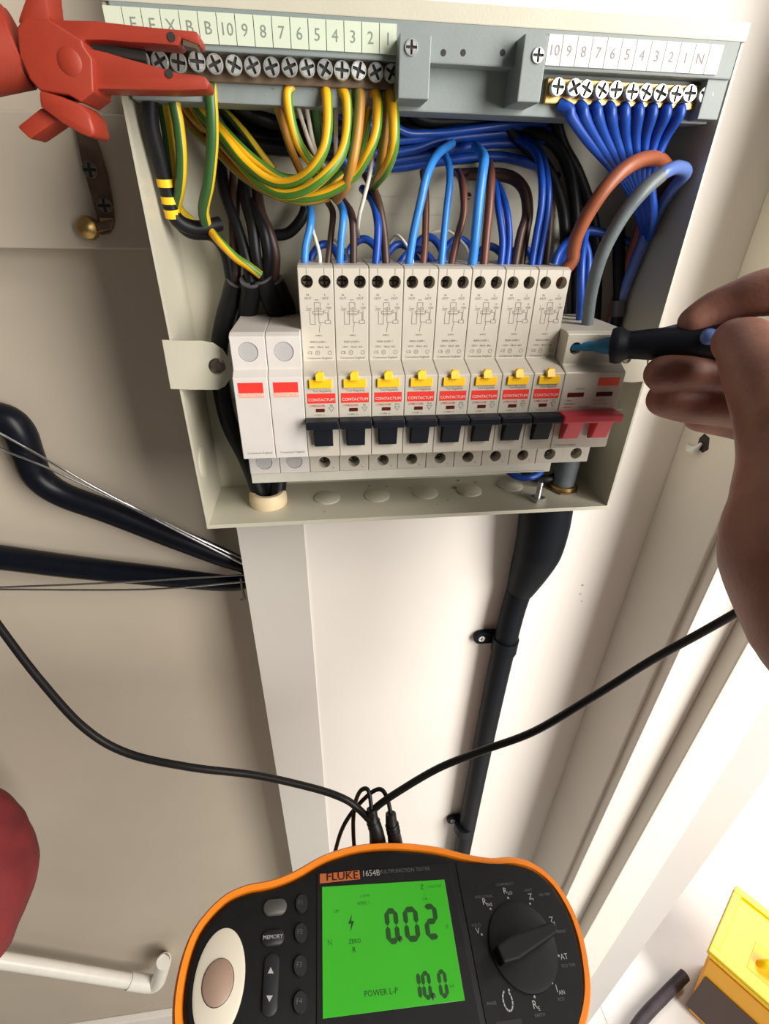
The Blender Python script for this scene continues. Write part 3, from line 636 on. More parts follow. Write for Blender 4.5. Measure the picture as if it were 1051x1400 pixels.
# earth wires
GE = 'yellow and green earth wires'
def est(px): 
    return min(EB, key=lambda v: abs(v.x-at(px, 115, .005).x))*1
earth = [(373, 'earth_wire_dull', [(374, 130, 8), (385, 165, 12), (398, 205, 16), (412, 238, 22), (418, 260, 34)], 1.9, 'dull earth wire hanging leftmost of the yellow loops'),
 (393, 'earth_wire', [(393, 130, 4), (398, 165, 3), (409, 198, 4), (428, 224, 10), (450, 240, 22)], 2.2, 'bright yellow earth wire from terminal seven curving to the right'),
 (430, 'earth_wire_green', [(428, 130, 10), (433, 165, 16), (435, 205, 24), (430, 240, 32)], 2.4, 'greenish earth wire hanging behind the loops under label five'),
 (447, 'earth_wire', [(447, 136, 0), (448, 170, -4), (443, 203, -6), (426, 232, -5), (400, 249, 0), (370, 248, 6), (335, 222, 14), (305, 186, 22), (275, 155, 32), (240, 105, 42)], 2.3, 'yellow earth wire from terminal four looping far left in front'),
 (475, 'earth_wire', [(474, 138, 2), (474, 180, 0), (465, 214, -4), (441, 243, -6), (412, 262, -2), (382, 265, 4), (350, 246, 12), (315, 208, 22), (280, 168, 36), (245, 115, 44)], 2.3, 'yellow earth wire with green stripe looping left from terminal three'),
 (490, 'earth_wire_dull', [(492, 136, 2), (488, 185, -1), (481, 225, -2), (472, 255, 4), (460, 272, 18)], 2.5, 'olive earth wire bending left from terminal two'),
 (502, 'earth_wire', [(505, 136, 6), (500, 175, 6), (492, 210, 10), (480, 236, 16)], 2.0, 'amber earth wire behind the olive one'),
 (513, 'earth_wire', [(516, 138, 0), (514, 180, -4), (502, 212, -4), (484, 240, 0), (452, 262, 4), (415, 271, 8), (376, 264, 14), (335, 236, 26), (290, 190, 38), (250, 125, 46)], 2.2, 'yellow earth wire sweeping lowest along the bundle'),
 (524, 'earth_wire_dull', [(524, 136, 4), (525, 180, 4), (520, 220, 8), (515, 244, 18), (505, 256, 34)], 2.2, 'brownish earth wire left of the last yellow loop'),
 (535, 'earth_wire', [(536, 140, -1), (539, 175, -4), (537, 205, -3), (527, 232, 4), (517, 246, 18), (508, 258, 36)], 2.5, 'bright yellow earth wire from terminal one, rightmost')]
for px, m, p, r, lab in earth:
    wire('earth_wire', lab, m, p, r, GE, n=12, twist=2.2 if m == 'earth_wire' else 1., start=est(px))
for p, m, r, lab in (([(235, 105, 44), (262, 140, 38), (296, 168, 28), (325, 198, 20), (352, 222, 16), (385, 243, 14), (420, 246, 18)], 'earth_wire', 2.2, 'upper yellow earth wire of the left bundle'),
   ([(230, 110, 46), (262, 158, 42), (300, 190, 30), (328, 222, 20), (358, 250, 14), (396, 266, 12), (436, 260, 12), (468, 238, 14)], 'earth_wire', 2.2, 'middle yellow earth wire of the left bundle'),
   ([(225, 120, 47), (258, 172, 44), (295, 205, 32), (325, 235, 24), (362, 260, 20), (410, 275, 18), (450, 270, 20)], 'earth_wire_dull', 2.1, 'lower olive earth wire of the left bundle'),
   ([(255, 100, 44), (285, 138, 40), (312, 158, 32), (336, 184, 26), (356, 210, 24), (374, 232, 24)], 'earth_wire_green', 1.9, 'green earth wire at the top of the left bundle'),
   ([(290, 318, 30), (302, 332, 24), (322, 352, 22), (340, 364, 22), (356, 376, 24)], 'earth_wire', 2.2, 'short yellow earth wire entering the black cable sheath')):
    wire('earth_wire', lab, m, p, r, GE, n=12, twist=1.5)
wire('earth_wire', 'green and yellow earth wire hanging under the orange clip, middle', 'earth_wire_green', [(238, 130, 8), (244, 170, 10), (248, 210, 12), (247, 250, 16), (240, 285, 24)], 2.5, GE, n=12, start=EB[2])
wire('earth_wire', 'green and yellow earth wire hanging straight under the tip of the orange clip', 'earth_wire_green', [(289, 112, 6), (288, 128, 4), (290, 160, 4), (290, 200, 6), (285, 250, 10), (278, 285, 16), (281, 304, 22)], 2.7, GE, n=12)
bt = empty('banded_cable', EB[0], 'black earth cable with yellow tape bands at the left side of the box', 'cable')
bpts = [(205, 130, 10), (206, 170, 12), (210, 215, 16), (217, 255, 20), (228, 285, 22), (246, 304, 24), (270, 312, 28), (300, 306, 36)]
wire('cable', None, 'black_cable', bpts, 3.6, n=12, parent=bt)
for a, b2 in (((213, 244, 19), (215, 255, 19.5)), ((220, 268, 21), (224, 278, 21.5)), ((228, 285, 22), (237, 297, 23))):
    MB().tube(P([a, b2]), .0039, n=14).build('yellow_band', 'test_yellow', bt, smooth=True)
wire('green_earth_wire', 'dark green earth wire beside the banded black cable', 'earth_wire_green', [(222, 130, 16), (230, 180, 20), (236, 230, 22), (240, 280, 26), (262, 306, 32)], 3.0, GE, n=12, start=EB[1])
# black sheathed cables rising from the grommet
cabs = [([(360, 704, 27), (357, 682, 27), (338, 630, 30), (312, 575, 36), (300, 510, 42), (303, 455, 44), (316, 405, 40), (322, 384, 36)], 5.4, 'leftmost'),
 ([(372, 704, 30), (372, 685, 30), (352, 560, 44), (336, 470, 46), (338, 430, 40), (343, 400, 32), (342, 384, 28)], 5.6, 'second from the left'),
 ([(378, 704, 26), (378, 685, 26), (390, 560, 46), (382, 470, 46), (378, 430, 38), (366, 400, 32), (358, 382, 30)], 5.6, 'third from the left'),
 ([(384, 470, 48), (392, 430, 44), (382, 400, 38), (374, 384, 36)], 5.6, 'rightmost')]
for p, r, w_ in cabs:
    c_ = empty('sheathed_cable', P(p)[0], 'black sheathed cable rising left of the breakers, %s' % w_, 'cable', 'black sheathed cables')
    wire('sheath', None, 'black_cable', p, r, n=14, parent=c_)
    e0, e1 = P(p)[-1], P(p)[-2]; d = (e0-e1).normalized()
    MB().lathe(e0-d*.0004, d, [((r+.1)/1000, 0), ((r+.1)/1000, .0009), (r*.78/1000, .0010), (r*.76/1000, .0004)], 18).build('cut_end', 'sheath_grey', c_, smooth=True)
dk = [([(322, 386, 36), (322, 350, 36), (320, 300, 38), (322, 250, 42), (330, 200, 46)], 'dark_brown_wire', 'dark brown wire rising from the leftmost black cable'),
 ([(343, 386, 28), (336, 350, 30), (324, 310, 34), (306, 260, 40), (300, 210, 44)], 'black_cable', 'black wire rising from the second black cable'),
 ([(358, 384, 30), (350, 350, 28), (345, 310, 30), (335, 270, 36), (335, 220, 44)], 'black_cable', 'black wire rising from the third black cable, left'),
 ([(362, 384, 31), (366, 350, 28), (360, 315, 28), (345, 285, 34), (330, 262, 42)], 'black_cable', 'black wire bowed outwards above the third black cable'),
 ([(374, 386, 36), (376, 350, 34), (368, 318, 34), (356, 290, 38), (350, 250, 46)], 'dark_brown_wire', 'dark wire rising from the rightmost black cable'),
 ([(372, 322, 40), (395, 318, 40), (414, 296, 40), (420, 270, 42)], 'black_cable', 'black wire curving up to the right under the yellow loops'),
 ([(300, 130, 40), (302, 180, 44), (310, 230, 46), (316, 280, 42), (330, 340, 38)], 'dark_brown_wire', 'dark wire dropping behind the left yellow bundle'),
 ([(225, 300, 26), (260, 318, 30), (290, 322, 34), (308, 345, 34), (316, 384, 36)], 'black_cable', 'black wire under the banded cable')]
for p, m, lab in dk: wire('dark_wire', lab, m, p, 3.0, 'dark wires at the left')

# ------------------------------------------------------------------ orange crocodile clip
ZC = -.016
cl = empty('crocodile_clip', at(130, 120, ZC), 'big orange-red plastic crocodile clip biting the left end of the terminal bar', 'clip')
def slab(name, px, y0, y1, m, parent, bev=.0012, seg=2):
    return MB().prism([at(a, b_, y0) for a, b_ in px], (0, y1-y0, 0), bev=bev, seg=seg).build(name, m, parent, smooth=True, ang=50)
slab('upper_jaw', [(66, 26), (130, 28), (200, 36), (268, 42), (273, 50), (273, 62), (247, 52), (244, 63), (215, 60), (178, 58), (145, 55), (116, 55), (112, 62), (70, 70)], -.020, -.008, 'clip_orange', cl)
slab('lower_jaw', [(70, 70), (112, 63), (145, 71), (175, 80), (212, 90), (246, 100), (261, 101), (280, 104), (286, 114), (284, 123), (240, 124), (190, 123), (134, 122), (128, 126), (110, 140), (94, 128), (70, 110)], -.022, -.009, 'clip_orange', cl)
slab('pivot_body', [(22, 38), (32, 24), (66, 26), (112, 55), (114, 63), (126, 80), (128, 126), (110, 140), (94, 130), (54, 124), (40, 108), (26, 76)], -.026, -.006, 'clip_orange', cl, bev=.002, seg=3)
slab('upper_lever', [(22, 30), (34, -4), (44, -30), (62, -30), (64, -2), (69, 28), (40, 40)], -.024, -.010, 'clip_orange', cl, bev=.0015)
slab('lower_lever', [(52, 122), (82, 131), (110, 142), (123, 156), (130, 180), (125, 189), (110, 183), (84, 168), (54, 146)], -.027, -.009, 'clip_orange', cl, bev=.0015)
slab('trigger', [(22, 173), (56, 146), (82, 163), (41, 191)], -.024, -.010, 'clip_orange', cl, bev=.0012)
MB().cyl(at(30, 66, -.016), at(-60, 74, -.020), .0118, .0135, n=28, bev=.001).build('handle_tube', 'clip_orange', cl, smooth=True)
c = at(95, 84, -.026); MB().lathe(c+Vector((0, .0015, 0)), (0, -1, 0), [(.0045, 0), (.0042, .0016), (.003, .0022)], 24).build('pivot_boss', 'clip_orange', cl, smooth=True)
tm = MB()
for k in range(16):
    a = 178+k*4.4; p0 = at(a, 59+k*.22, -.014); tm.prism([p0+Vector((-.0006, 0, .0006)), p0+Vector((.0006, 0, .0006)), p0+Vector((0, 0, -.0011))], (0, .004, 0))
tm.build('jaw_teeth', 'steel', cl)
for a, b_ in ((234, 50), (231, 100)):
    c = at(a, b_, -.0205 if b_ < 80 else -.0225); MB().cyl(c, c+Vector((0, .0009, 0)), .0014, n=14).build('jaw_hole', 'hole_dark', cl)
MB().prism([at(a, b_, -.0195) for a, b_ in ((250, 54), (270, 60), (268, 66), (250, 62))], (0, .006, 0)).build('contact_tip', 'dark_brass', cl)
MB().tube(P([(116, 58, -13), (135, 64, -12), (165, 72, -11), (200, 78, -9)]), .0022, n=10).build('contact_arm', 'hole_dark', cl)

# ------------------------------------------------------------------ left wall: latch, black frame, wires
yl = YL-.0235
la = empty('latch_plate', at(130, 250, yl), 'dark brown metal latch plate screwed to the left wall under the clip', 'latch')
MB().prism([at(a, b_, yl) for a, b_ in ((100, 160), (122, 165), (134, 200), (146, 240), (153, 280), (155, 303), (150, 319), (140, 322), (131, 318), (133, 300), (122, 260), (112, 225), (105, 190))], (0, .003, 0), bev=.0006).build('plate', 'latch_metal', la)
MB().prism([at(a, b_, yl-.004) for a, b_ in ((118, 310), (134, 318), (152, 314), (155, 300), (140, 302), (128, 306))], (0, .005, 0), bev=.0008).build('hook', 'dark_brass', la)
c = at(117, 312, yl-.006); MB().lathe(c+Vector((0, .007, 0)), (0, -1, 0), [(.0058, 0), (.0066, .003), (.0056, .006), (.003, .0078), (.0008, .0084)], 24).build('knob', 'brass', la, smooth=True)
for a, b_ in ((123, 232), (143, 281)):
    c = at(a, b_, yl-.0003); s = MB(); pozi(s, c, .0042); s.build('latch_screw', 'dull_screw', la)
MB().box(at(137, 300, yl).x, at(155, 300, yl).x, yl-.0008, yl, at(145, 303, yl).z, at(145, 298, yl).z).build('strike_band', 'brass', la)
yh = YL-.014
hp = [(-60, 566, 92), (0, 572, 92), (24, 588, 92), (38, 622, 92), (52, 652, 92), (85, 676, 92), (150, 700, 91), (230, 732, 89), (300, 760, 86), (334, 774, 84), (340, 785, 84), (334, 795, 84), (305, 797, 86), (220, 788, 88), (100, 775, 91), (0, 762, 92), (-60, 756, 92)]
hr = [.0115, .0115, .0115, .011, .0105, .010, .0098, .0095, .0085, .0065, .006, .0065, .0075, .009, .010, .0105, .0105]
hb = MB(); hb.tube(P(hp), hr, n=16, seg=6)
tag(hb.build('bent_bar', 'hanger_black', None, smooth=True, ang=70), 'thick black bar bent double against the left wall, its fold behind the post', 'bar')
for lab, p in (('upper thin steel wire crossing the top arm of the black bent bar', [(-30, 578, 78), (0, 592, 78), (160, 682, 76), (330, 764, 76)]), ('second thin steel wire just under the upper one', [(-30, 600, 79), (0, 613, 79), (120, 665, 78), (334, 772, 75)]),
               ('thin steel wire stretched below the lower arm of the black bent bar', [(-30, 804, 80), (0, 803, 80), (150, 797, 78), (335, 786, 76)]), ('lowest thin steel wire meeting the post edge', [(-30, 808, 82), (0, 806, 82), (200, 806, 80), (335, 795, 77)])):
    wire('steel_wire', lab, 'steel', p, .9, 'thin steel wires at the left', n=6)
wire('wire_hook', 'small bent wire hook under the black bar at the post edge', 'dull_screw', [(329, 790, 75), (331, 805, 75), (334, 818, 76), (330, 820, 80)], 1.1, cat='hook', n=8)

# ------------------------------------------------------------------ black conduit under the box
cp_ = [at(744, 694, .036), at(743, 716, .036), at(735, 752, .037), at(722, 782, .040), at(711, 806, .0425), at(708, 812, .0425), at(694, 862, .0425), at(667, 985, .0425), at(640, 1120, .0425), at(600, 1330, .0425), at(575, 1470, .0425)]
cn = empty('supply_conduit', cp_[0], 'black cable with wide shrink boot running down the white wall under the box', 'conduit')
tp = Vector((cp_[0].x, .036, ZB-.0015))
MB().tube([tp, cp_[1], cp_[2], cp_[3], cp_[4]], [.0200, .0202, .0192, .0158, .0118], n=24).build('shrink_boot', 'conduit_black', cn, smooth=True)
MB().tube(cp_[3:5]+[cp_[5]]+cp_[6:], .0108, n=20).build('cable', 'conduit_black', cn, smooth=True)
for (cx_, cy_), (lx, ly), lab in (((690, 880), (657, 870), 'black cable clip with white screw, upper one beside the conduit'), ((634, 1130), (618, 1119), 'black cable clip with white screw, lower one above the meter')):
    y0 = .0425; c = at(cx_, cy_, y0); l = at(lx, ly, .0535)
    e = empty('cable_clip', (c.x, YB, c.z), lab, 'clip', 'black cable clips')
    d = (cp_[6]-cp_[8]).normalized()
    s = MB(); s.tube([c-d*.008, c+d*.008], .0122, n=22, smooth=False); s.build('saddle', 'conduit_black', e, smooth=True)
    xr_ = c.x-.004; pl = []
    for k in range(9): a = math.pi/2+math.pi*k/8; pl.append((l.x+.0075*math.cos(a), .0505, l.z+.0075*math.sin(a)))
    pl = [(xr_, .0505, l.z+.0075)]+pl+[(xr_, .0505, l.z-.0075)]
    MB().prism(pl, (0, .0045, 0), bev=.0006).build('tab', 'conduit_black', e)
    s = MB(); pozi(s, (l.x, .0500, l.z), .0032); s.build('clip_screw', 'paper_white', e)
for px, py, r in ((796, 800, .0012), (793, 812, .0009), (795, 822, .0007)):
    c = at(px, py, YB+.001); o = MB().cyl(c+Vector((0, .0002, 0)), c-Vector((0, .0003, 0)), r, n=7).build('paint_chip', 'grey_disc', bpy.data.objects['wall_back'])
# torn hole with a stub of wire in the door lining
c = atx(961, 606, xj)
hm = MB(); hm.prism([(xj-.0003, c.y+a, c.z+b_) for a, b_ in ((-.004, .006), (.002, .007), (.005, .002), (.004, -.005), (-.003, -.0065), (-.007, -.002))], (.0004, 0, 0)); hm.build('plaster_hole', 'hole_dark', bpy.data.objects['trim_3'])
tg = MB(); tg.tube([(xj-.001, c.y+.014, c.z-.006), (xj-.003, c.y+.008, c.z-.0075), (xj-.004, c.y+.002, c.z-.006), (xj-.001, c.y, c.z)], [.0006, .0028, .003, .001], n=8); tg.build('torn_paper', 'paper_white', bpy.data.objects['trim_3'], smooth=True)
wire('wire_stub', 'thin cream wire hanging above the torn hole in the door frame', 'white_lead', [(957, 540, 0), (957, 560, 16), (957, 580, 24), (963, 596, 28)], .7, n=8)

# ------------------------------------------------------------------ multifunction tester, lying face up below the box
MO, MX, MY = Vector((-.0894, -.1693, 1.0504)), Vector((.99018, .00275, -.13974)), Vector((.00945, .9962, .08656))
MX.normalize(); MY = (MY-MX*MY.dot(MX)).normalized(); MN = MX.cross(MY)
def mp(px, py, h=0.):
    d = ray(px, py); t = (MO+MN*h-CAM).dot(MN)/d.dot(MN); v = CAM+d*t-MO; return v.dot(MX), v.dot(MY)
def mw(u, v, h=0.): return MO+MX*u+MY*v+MN*h
def mpt(px, py, h=0.): u, v = mp(px, py, h); return mw(u, v, h)
mt_ = empty('multifunction_tester', mw(0, 0, -.05), 'black and orange handheld multifunction tester with a lit green display, below the box', 'tester')
outer = [(233, 1400), (240, 1330), (262, 1268), (300, 1224), (335, 1206), (370, 1199), (402, 1187), (440, 1166), (480, 1153), (520, 1148), (560, 1149), (600, 1154), (640, 1164), (672, 1169), (702, 1168), (732, 1177), (762, 1202), (786, 1240), (801, 1280), (809, 1320), (812, 1360), (806, 1400), (792, 1436), (750, 1466), (660, 1490), (520, 1508), (400, 1508), (300, 1490), (250, 1450)]
ou = [Vector(mp(*p)) for p in outer]
def smooth_poly(pl, k=4):
    out = []; n = len(pl)
    for i in range(n):
        p0, p1, p2, p3 = pl[i-1], pl[i], pl[(i+1) % n], pl[(i+2) % n]
        for j in range(k):
            t = j/k; out.append(.5*((2*p1)+(p2-p0)*t+(2*p0-5*p1+4*p2-p3)*t*t+(3*p1-p0-3*p2+p3)*t**3))
    return out
def inset(pl, d):
    out = []; n = len(pl)
    for i in range(n):
        t = (pl[(i+1) % n]-pl[i-1]).normalized(); out.append(pl[i]+Vector((t.y, -t.x))*d)
    return out
ou = smooth_poly(ou, 4)
def loft(rings, cap0=True, cap1=True):
    m = MB(); vs = [[m.bm.verts.new(mw(p.x, p.y, h)) for p in pl] for pl, h in rings]
    n = len(vs[0])
    for a, b_ in zip(vs, vs[1:]):
        for i in range(n): m.bm.faces.new((a[i], a[(i+1) % n], b_[(i+1) % n], b_[i]))
    if cap0: m.bm.faces.new(vs[0])
    if cap1: m.bm.faces.new(vs[-1][::-1])
    bmesh.ops.recalc_face_normals(m.bm, faces=m.bm.faces[:]); return m
loft([(inset(ou, .006), -.058), (inset(ou, .001), -.050), (ou, -.012), (inset(ou, .0006), -.003), (inset(ou, .0020), -.0004), (inset(ou, .0048), -.0006), (inset(ou, .0060), -.004)]).build('orange_holster', 'meter_orange', mt_, smooth=True, ang=60)
face = loft([(inset(ou, .0060), -.006), (inset(ou, .0062), -.0010), (inset(ou, .0074), .0008), (inset(ou, .0085), .0012)], cap0=False); face.build('black_face', 'meter_black', mt_, smooth=True, ang=60)
H0 = .0012
def mslab(name, m, pts, h0, h1, parent=mt_, bev=.0004, px=True):
    pl = [mpt(a, b_, h0) for a, b_ in pts] if px else [mw(a, b_, h0) for a, b_ in pts]
    return MB().prism(pl, MN*(h1-h0), bev=bev).build(name, m, parent)
def mtext(name, body, px, py, size, m='meter_white_ink', parent=mt_, h=.0016, sx=1.):
    u, v = mp(px, py, h); o = MB(); o.mesh(text_mesh(body, size), frame(mw(u, v, h), MX, MY) @ Matrix.Diagonal((sx, 1, 1, 1))); return o.build(name, m, parent)
mslab('display_bezel', 'meter_panel', [(433, 1196), (614, 1180), (656, 1400), (659, 1420), (432, 1440)], H0-.0008, H0+.0006)
mslab('dial_panel', 'meter_panel', [(622, 1180), (672, 1182), (702, 1184), (728, 1192), (752, 1213), (772, 1245), (786, 1284), (794, 1324), (796, 1362), (790, 1400), (776, 1430), (672, 1445)], H0-.0008, H0+.0005, bev=.0003)
sc_ = mslab('display', 'screen_green', [(440, 1213), (607, 1203), (635, 1368), (441, 1393)], H0+.0004, H0+.0010, bev=.0001)
lg = mslab('logo_plate', 'logo_orange', [(437, 1195), (491, 1190), (492, 1202), (437, 1208)], H0+.0005, H0+.0009, bev=.0001)
mtext('logo_lettering', 'FLUKE', 468, 1198, .0058, 'meter_black', lg, h=.0025, sx=1.2)
mtext('model_lettering', '1654B', 507, 1194, .0044, h=.0021)
mtext('title_lettering', 'MULTIFUNCTION TESTER', 553, 1190, .0027, 'meter_dim_ink', h=.0021, sx=1.05)
# seven segment digits
def seg7(px0, px1, py0, py1, digit, parent, th=.0027, skew=0.0):
    u0, v1 = mp(px0, py0, .0024); u1, _ = mp(px1, py0, .0024); _, v0 = mp((px0+px1)/2, py1, .0024)
    vm = (v0+v1)/2; t = th/2; g = .00005
    S = {'a': ((u0, v1), (u1, v1)), 'd': ((u0, v0), (u1, v0)), 'g': ((u0, vm), (u1, vm)), 'f': ((u0, vm), (u0, v1)), 'b': ((u1, vm), (u1, v1)), 'e': ((u0, v0), (u0, vm)), 'c': ((u1, v0), (u1, vm))}
    on = {'0': 'abcdef', '1': 'bc', '2': 'abged'}[digit]; m = MB()
    for s_ in on:
        (xa_, ya_), (xb_, yb_) = S[s_]; d = Vector((xb_-xa_, yb_-ya_)); L_ = d.length; d.normalize(); n_ = Vector((-d.y, d.x)); a = Vector((xa_, ya_))
        pts = [a+d*g, a+d*(g+t)+n_*t, a+d*(L_-g-t)+n_*t, a+d*(L_-g), a+d*(L_-g-t)-n_*t, a+d*(g+t)-n_*t]
        m.bm.faces.new([m.bm.verts.new(mw(p.x, p.y, .0024)) for p in pts])
    return m.build('digit', 'screen_ink', parent)
seg7(528, 540, 1246, 1287, '0', sc_); seg7(553, 567, 1244, 1284, '0', sc_); seg7(580, 593, 1240, 1281, '2', sc_)
seg7(562, 571, 1331, 1366, '1', sc_, .0021); seg7(577, 585, 1331, 1364, '0', sc_, .0019); seg7(599, 607, 1329, 1362, '0', sc_, .0019)
for body, a, b_, sz, mm_ in (('Z', 577, 1213, .0050, 'screen_ink'), ('I NO TRIP', 594, 1212, .0028, 'screen_ink_faint'), ('I', 580, 1223, .003, 'screen_ink_faint'), ('L-N', 581, 1229, .0028, 'screen_ink'), ('L N PE', 499, 1225, .0030, 'screen_ink_faint'), ('WIRE 1', 497, 1235, .0036, 'screen_ink_faint'),
   ('LIM', 460, 1246, .0030, 'screen_ink_faint'), ('N', 451, 1289, .0055, 'screen_ink_faint'), ('ZERO', 485, 1287, .0040, 'screen_ink'), ('R', 484, 1299, .0052, 'screen_ink'), ('POWER L-P', 521, 1357, .0052, 'screen_ink'), ('kA', 618, 1348, .0034, 'screen_ink_faint'), ('8', 611, 1267, .004, 'screen_ink_faint')):
    mtext('display_lettering', body, a, b_, sz*.68, mm_, sc_, h=.0024)
bolt = MB(); pl = [(481, 1250), (476, 1263), (480, 1263), (479, 1274), (484, 1259), (480, 1259)]
bolt.bm.faces.new([bolt.bm.verts.new(mpt(a, b_, .0024)) for a, b_ in pl]); bolt.build('bolt_symbol', 'screen_ink', sc_)
# buttons
def mdisc(name, px, py, ru, rv, h, m, parent=mt_, n=32, dome=.0006, h0=H0):
    u, v = mp(px, py, h0); ring = lambda k: [Vector((u+ru*k*math.cos(2*math.pi*i/n), v+rv*k*math.sin(2*math.pi*i/n))) for i in range(n)]
    return loft([(ring(1), h0-.001), (ring(1), h0+h-dome), (ring(.9), h0+h)], cap0=False).build(name, m, parent, smooth=True, ang=50)
def pill(name, px, py, hu, hv, h, m, parent=mt_):
    u, v = mp(px, py, H0); r = min(hu, hv); pl = []
    for i in range(24):
        a = 2*math.pi*i/24; pl.append(Vector((u+(hu-r)*(1 if math.cos(a) > 0 else -1)+r*math.cos(a), v+(hv-r)*(1 if math.sin(a) > 0 else -1)+r*math.sin(a))))
    c_ = Vector((u, v)); return loft([(pl, H0-.001), (pl, H0+h-.0005), ([c_+(p-c_)*.88 for p in pl], H0+h)], cap0=False).build(name, m, parent, smooth=True, ang=50)
for a, b_ in ((547, 1285), (592, 1363)): mdisc('decimal_point', a, b_, .0013, .0014, .0014, 'screen_ink', sc_, n=8, dome=.0001, h0=.0012)
pill('grey_button', 376, 1241, .0064, .0038, .0018, 'meter_grey_button')
pill('memory_button', 373, 1283, .0060, .0036, .0016, 'meter_button'); mtext('button_lettering', 'MEMORY', 373, 1281, .0026, h=.0030)
pill('arrow_button', 370, 1346, .0040, .0120, .0016, 'meter_button')
for pts in ([(370, 1322), (366, 1331), (374, 1331)], [(368, 1370), (364, 1361), (373, 1361)]):
    m = MB(); m.bm.faces.new([m.bm.verts.new(mpt(a, b_, .0031)) for a, b_ in pts]); m.build('arrow', 'meter_white_ink', mt_)
for i, (a, b_) in enumerate(((412, 1236), (411, 1276), (410, 1321), (410, 1371))):
    q = mdisc('function_button', a, b_, .0036, .0045, .0018, 'meter_button'); mtext('button_lettering', 'F%d' % (i+1), a-1, b_-2, .0032, 'meter_dim_ink', q, h=.0032)
mdisc('touch_pad_plate', 300, 1342, .0125, .0215, .0012, 'meter_cream', n=48)
mdisc('test_button_ring', 298, 1344, .0082, .0098, .0016, 'meter_black', n=36)
mdisc('test_button', 298, 1344, .0076, .0092, .0024, 'meter_touch', n=36)
# rotary dial
dl = mdisc('rotary_dial', 714, 1293, .0200, .0205, .0022, 'meter_black', n=48)
a0, b0 = mp(760, 1271, H0), mp(672, 1316, H0); d = (Vector(a0)-Vector(b0)).normalized(); nn = Vector((-d.y, d.x)); cc = Vector(mp(714, 1293, H0))
pl = [cc+d*.019+nn*.0028, cc+d*.0205, cc+d*.019-nn*.0028, cc-d*.010-nn*.0052, cc-d*.019-nn*.0040, cc-d*.019+nn*.0040, cc-d*.010+nn*.0052]
MB().prism([mw(p.x, p.y, H0+.0015) for p in pl], MN*.009, bev=.0012).build('pointer_grip', 'meter_black', dl)
for body, a, b_, sz in (('V', 653, 1273, .0052), ('R', 662, 1233, .0058), ('INS', 669, 1237, .0030), ('R', 690, 1218, .0054), ('LO', 697, 1221, .0030), ('Z', 725, 1226, .0054), ('I', 729, 1230, .003), ('Z', 754, 1258, .0054), ('I', 758, 1262, .003), ('AT', 771, 1308, .0046), ('I', 761, 1352, .0058), ('AN', 768, 1357, .0032), ('R', 731, 1374, .0058), ('E', 737, 1379, .003)):
    mtext('dial_lettering', body, a, b_, sz*.8, h=.0020)
for body, a, b_ in (('INSULATION', 661, 1226), ('CONTINUITY', 690, 1209), ('LOOP', 722, 1217), ('NO TRIP', 744, 1223), ('VOLTS', 651, 1265), ('HI CURRENT', 762, 1274), ('RCD TIME', 777, 1320), ('RCD', 767, 1366), ('PHASE', 672, 1372), ('EARTH', 738, 1388)):
    mtext('dial_small_lettering', body, a, b_, .0019, 'meter_dim_ink', h=.0020)
for a, b_ in ((658, 1278), (670, 1243), (694, 1228), (724, 1236), (750, 1265), (763, 1307), (754, 1344), (730, 1363), (695, 1354)): mdisc('dial_dot', a, b_, .0006, .0006, .0007, 'meter_white_ink', n=8, dome=.0001)
m = MB(); u, v = mp(694, 1368, .002)
for k in range(11): 
    a, b_ = math.radians(110+k*28), math.radians(110+(k+.8)*28); m.quad(mw(u+.0022*math.cos(a), v+.0036*math.sin(a), .002), mw(u+.0022*math.cos(b_), v+.0036*math.sin(b_), .002), mw(u+.0029*math.cos(b_), v+.0044*math.sin(b_), .002), mw(u+.0029*math.cos(a), v+.0044*math.sin(a), .002))
m.build('rotation_symbol', 'meter_white_ink', mt_)
mslab('safety_plate', 'meter_button', [(677, 1397), (712, 1392), (714, 1406), (678, 1410)], .0016, .0019, bev=.0001)
# plugs and leads
def dep(px, py): 
    d_ = ray(px, py); return (MO-CAM).dot(MN)/d_.dot(MN)
D0 = dep(520, 1150)
def PD(pts): return [ad(a, b_, c_) for a, b_, c_ in pts]
for (pts, rr, lab) in (([(508, 1106, D0+.006), (509, 1120, D0+.006), (514, 1136, D0+.006), (517, 1158, D0+.010)], [.0034, .0040, .0046, .0058], 'black moulded test lead plug on top of the tester, left'),
                       ([(534, 1112, D0+.006), (535, 1124, D0+.006), (538, 1138, D0+.006), (541, 1158, D0+.010)], [.0034, .0038, .0042, .0050], 'black moulded test lead plug on top of the tester, right')):
    pg = empty('lead_plug', PD(pts)[-1], lab, 'plug', 'plugs on the tester')
    MB().tube(PD(pts), rr, n=16).build('boot', 'lead_black', pg, smooth=True)
    q = PD(pts)
    for k in range(3): c_ = q[1].lerp(q[2], .2+.35*k); MB().lathe(c_, q[2]-q[1], [(.0046, 0), (.0046, .0006)], 16).build('rib', 'lead_black', pg, smooth=True)
def lead(name, lab, pts, r, n=12): tag(MB().tube(PD(pts), r, n=n, seg=8).build(name, 'lead_black', None, smooth=True, ang=70), lab, 'cable', 'black test leads')
lead('test_lead', 'black test lead sweeping from the left edge of the photo to the tester', [(-40, 800, .30), (0, 858, .30), (55, 930, .30), (115, 995, .30), (175, 1030, .305), (260, 1049, .31), (350, 1060, .32), (430, 1078, .325), (470, 1092, .325), (490, 1106, .325), (506, 1122, D0+.004)], .00235)
lead('test_lead', 'black test lead climbing from the tester towards the hand at the right', [(506, 1118, D0+.002), (514, 1104, .326), (545, 1082, .322), (600, 1050, .318), (660, 1026, .312), (730, 1000, .302), (810, 953, .29), (890, 903, .278), (960, 864, .266), (1020, 830, .256), (1090, 790, .25)], .0023)
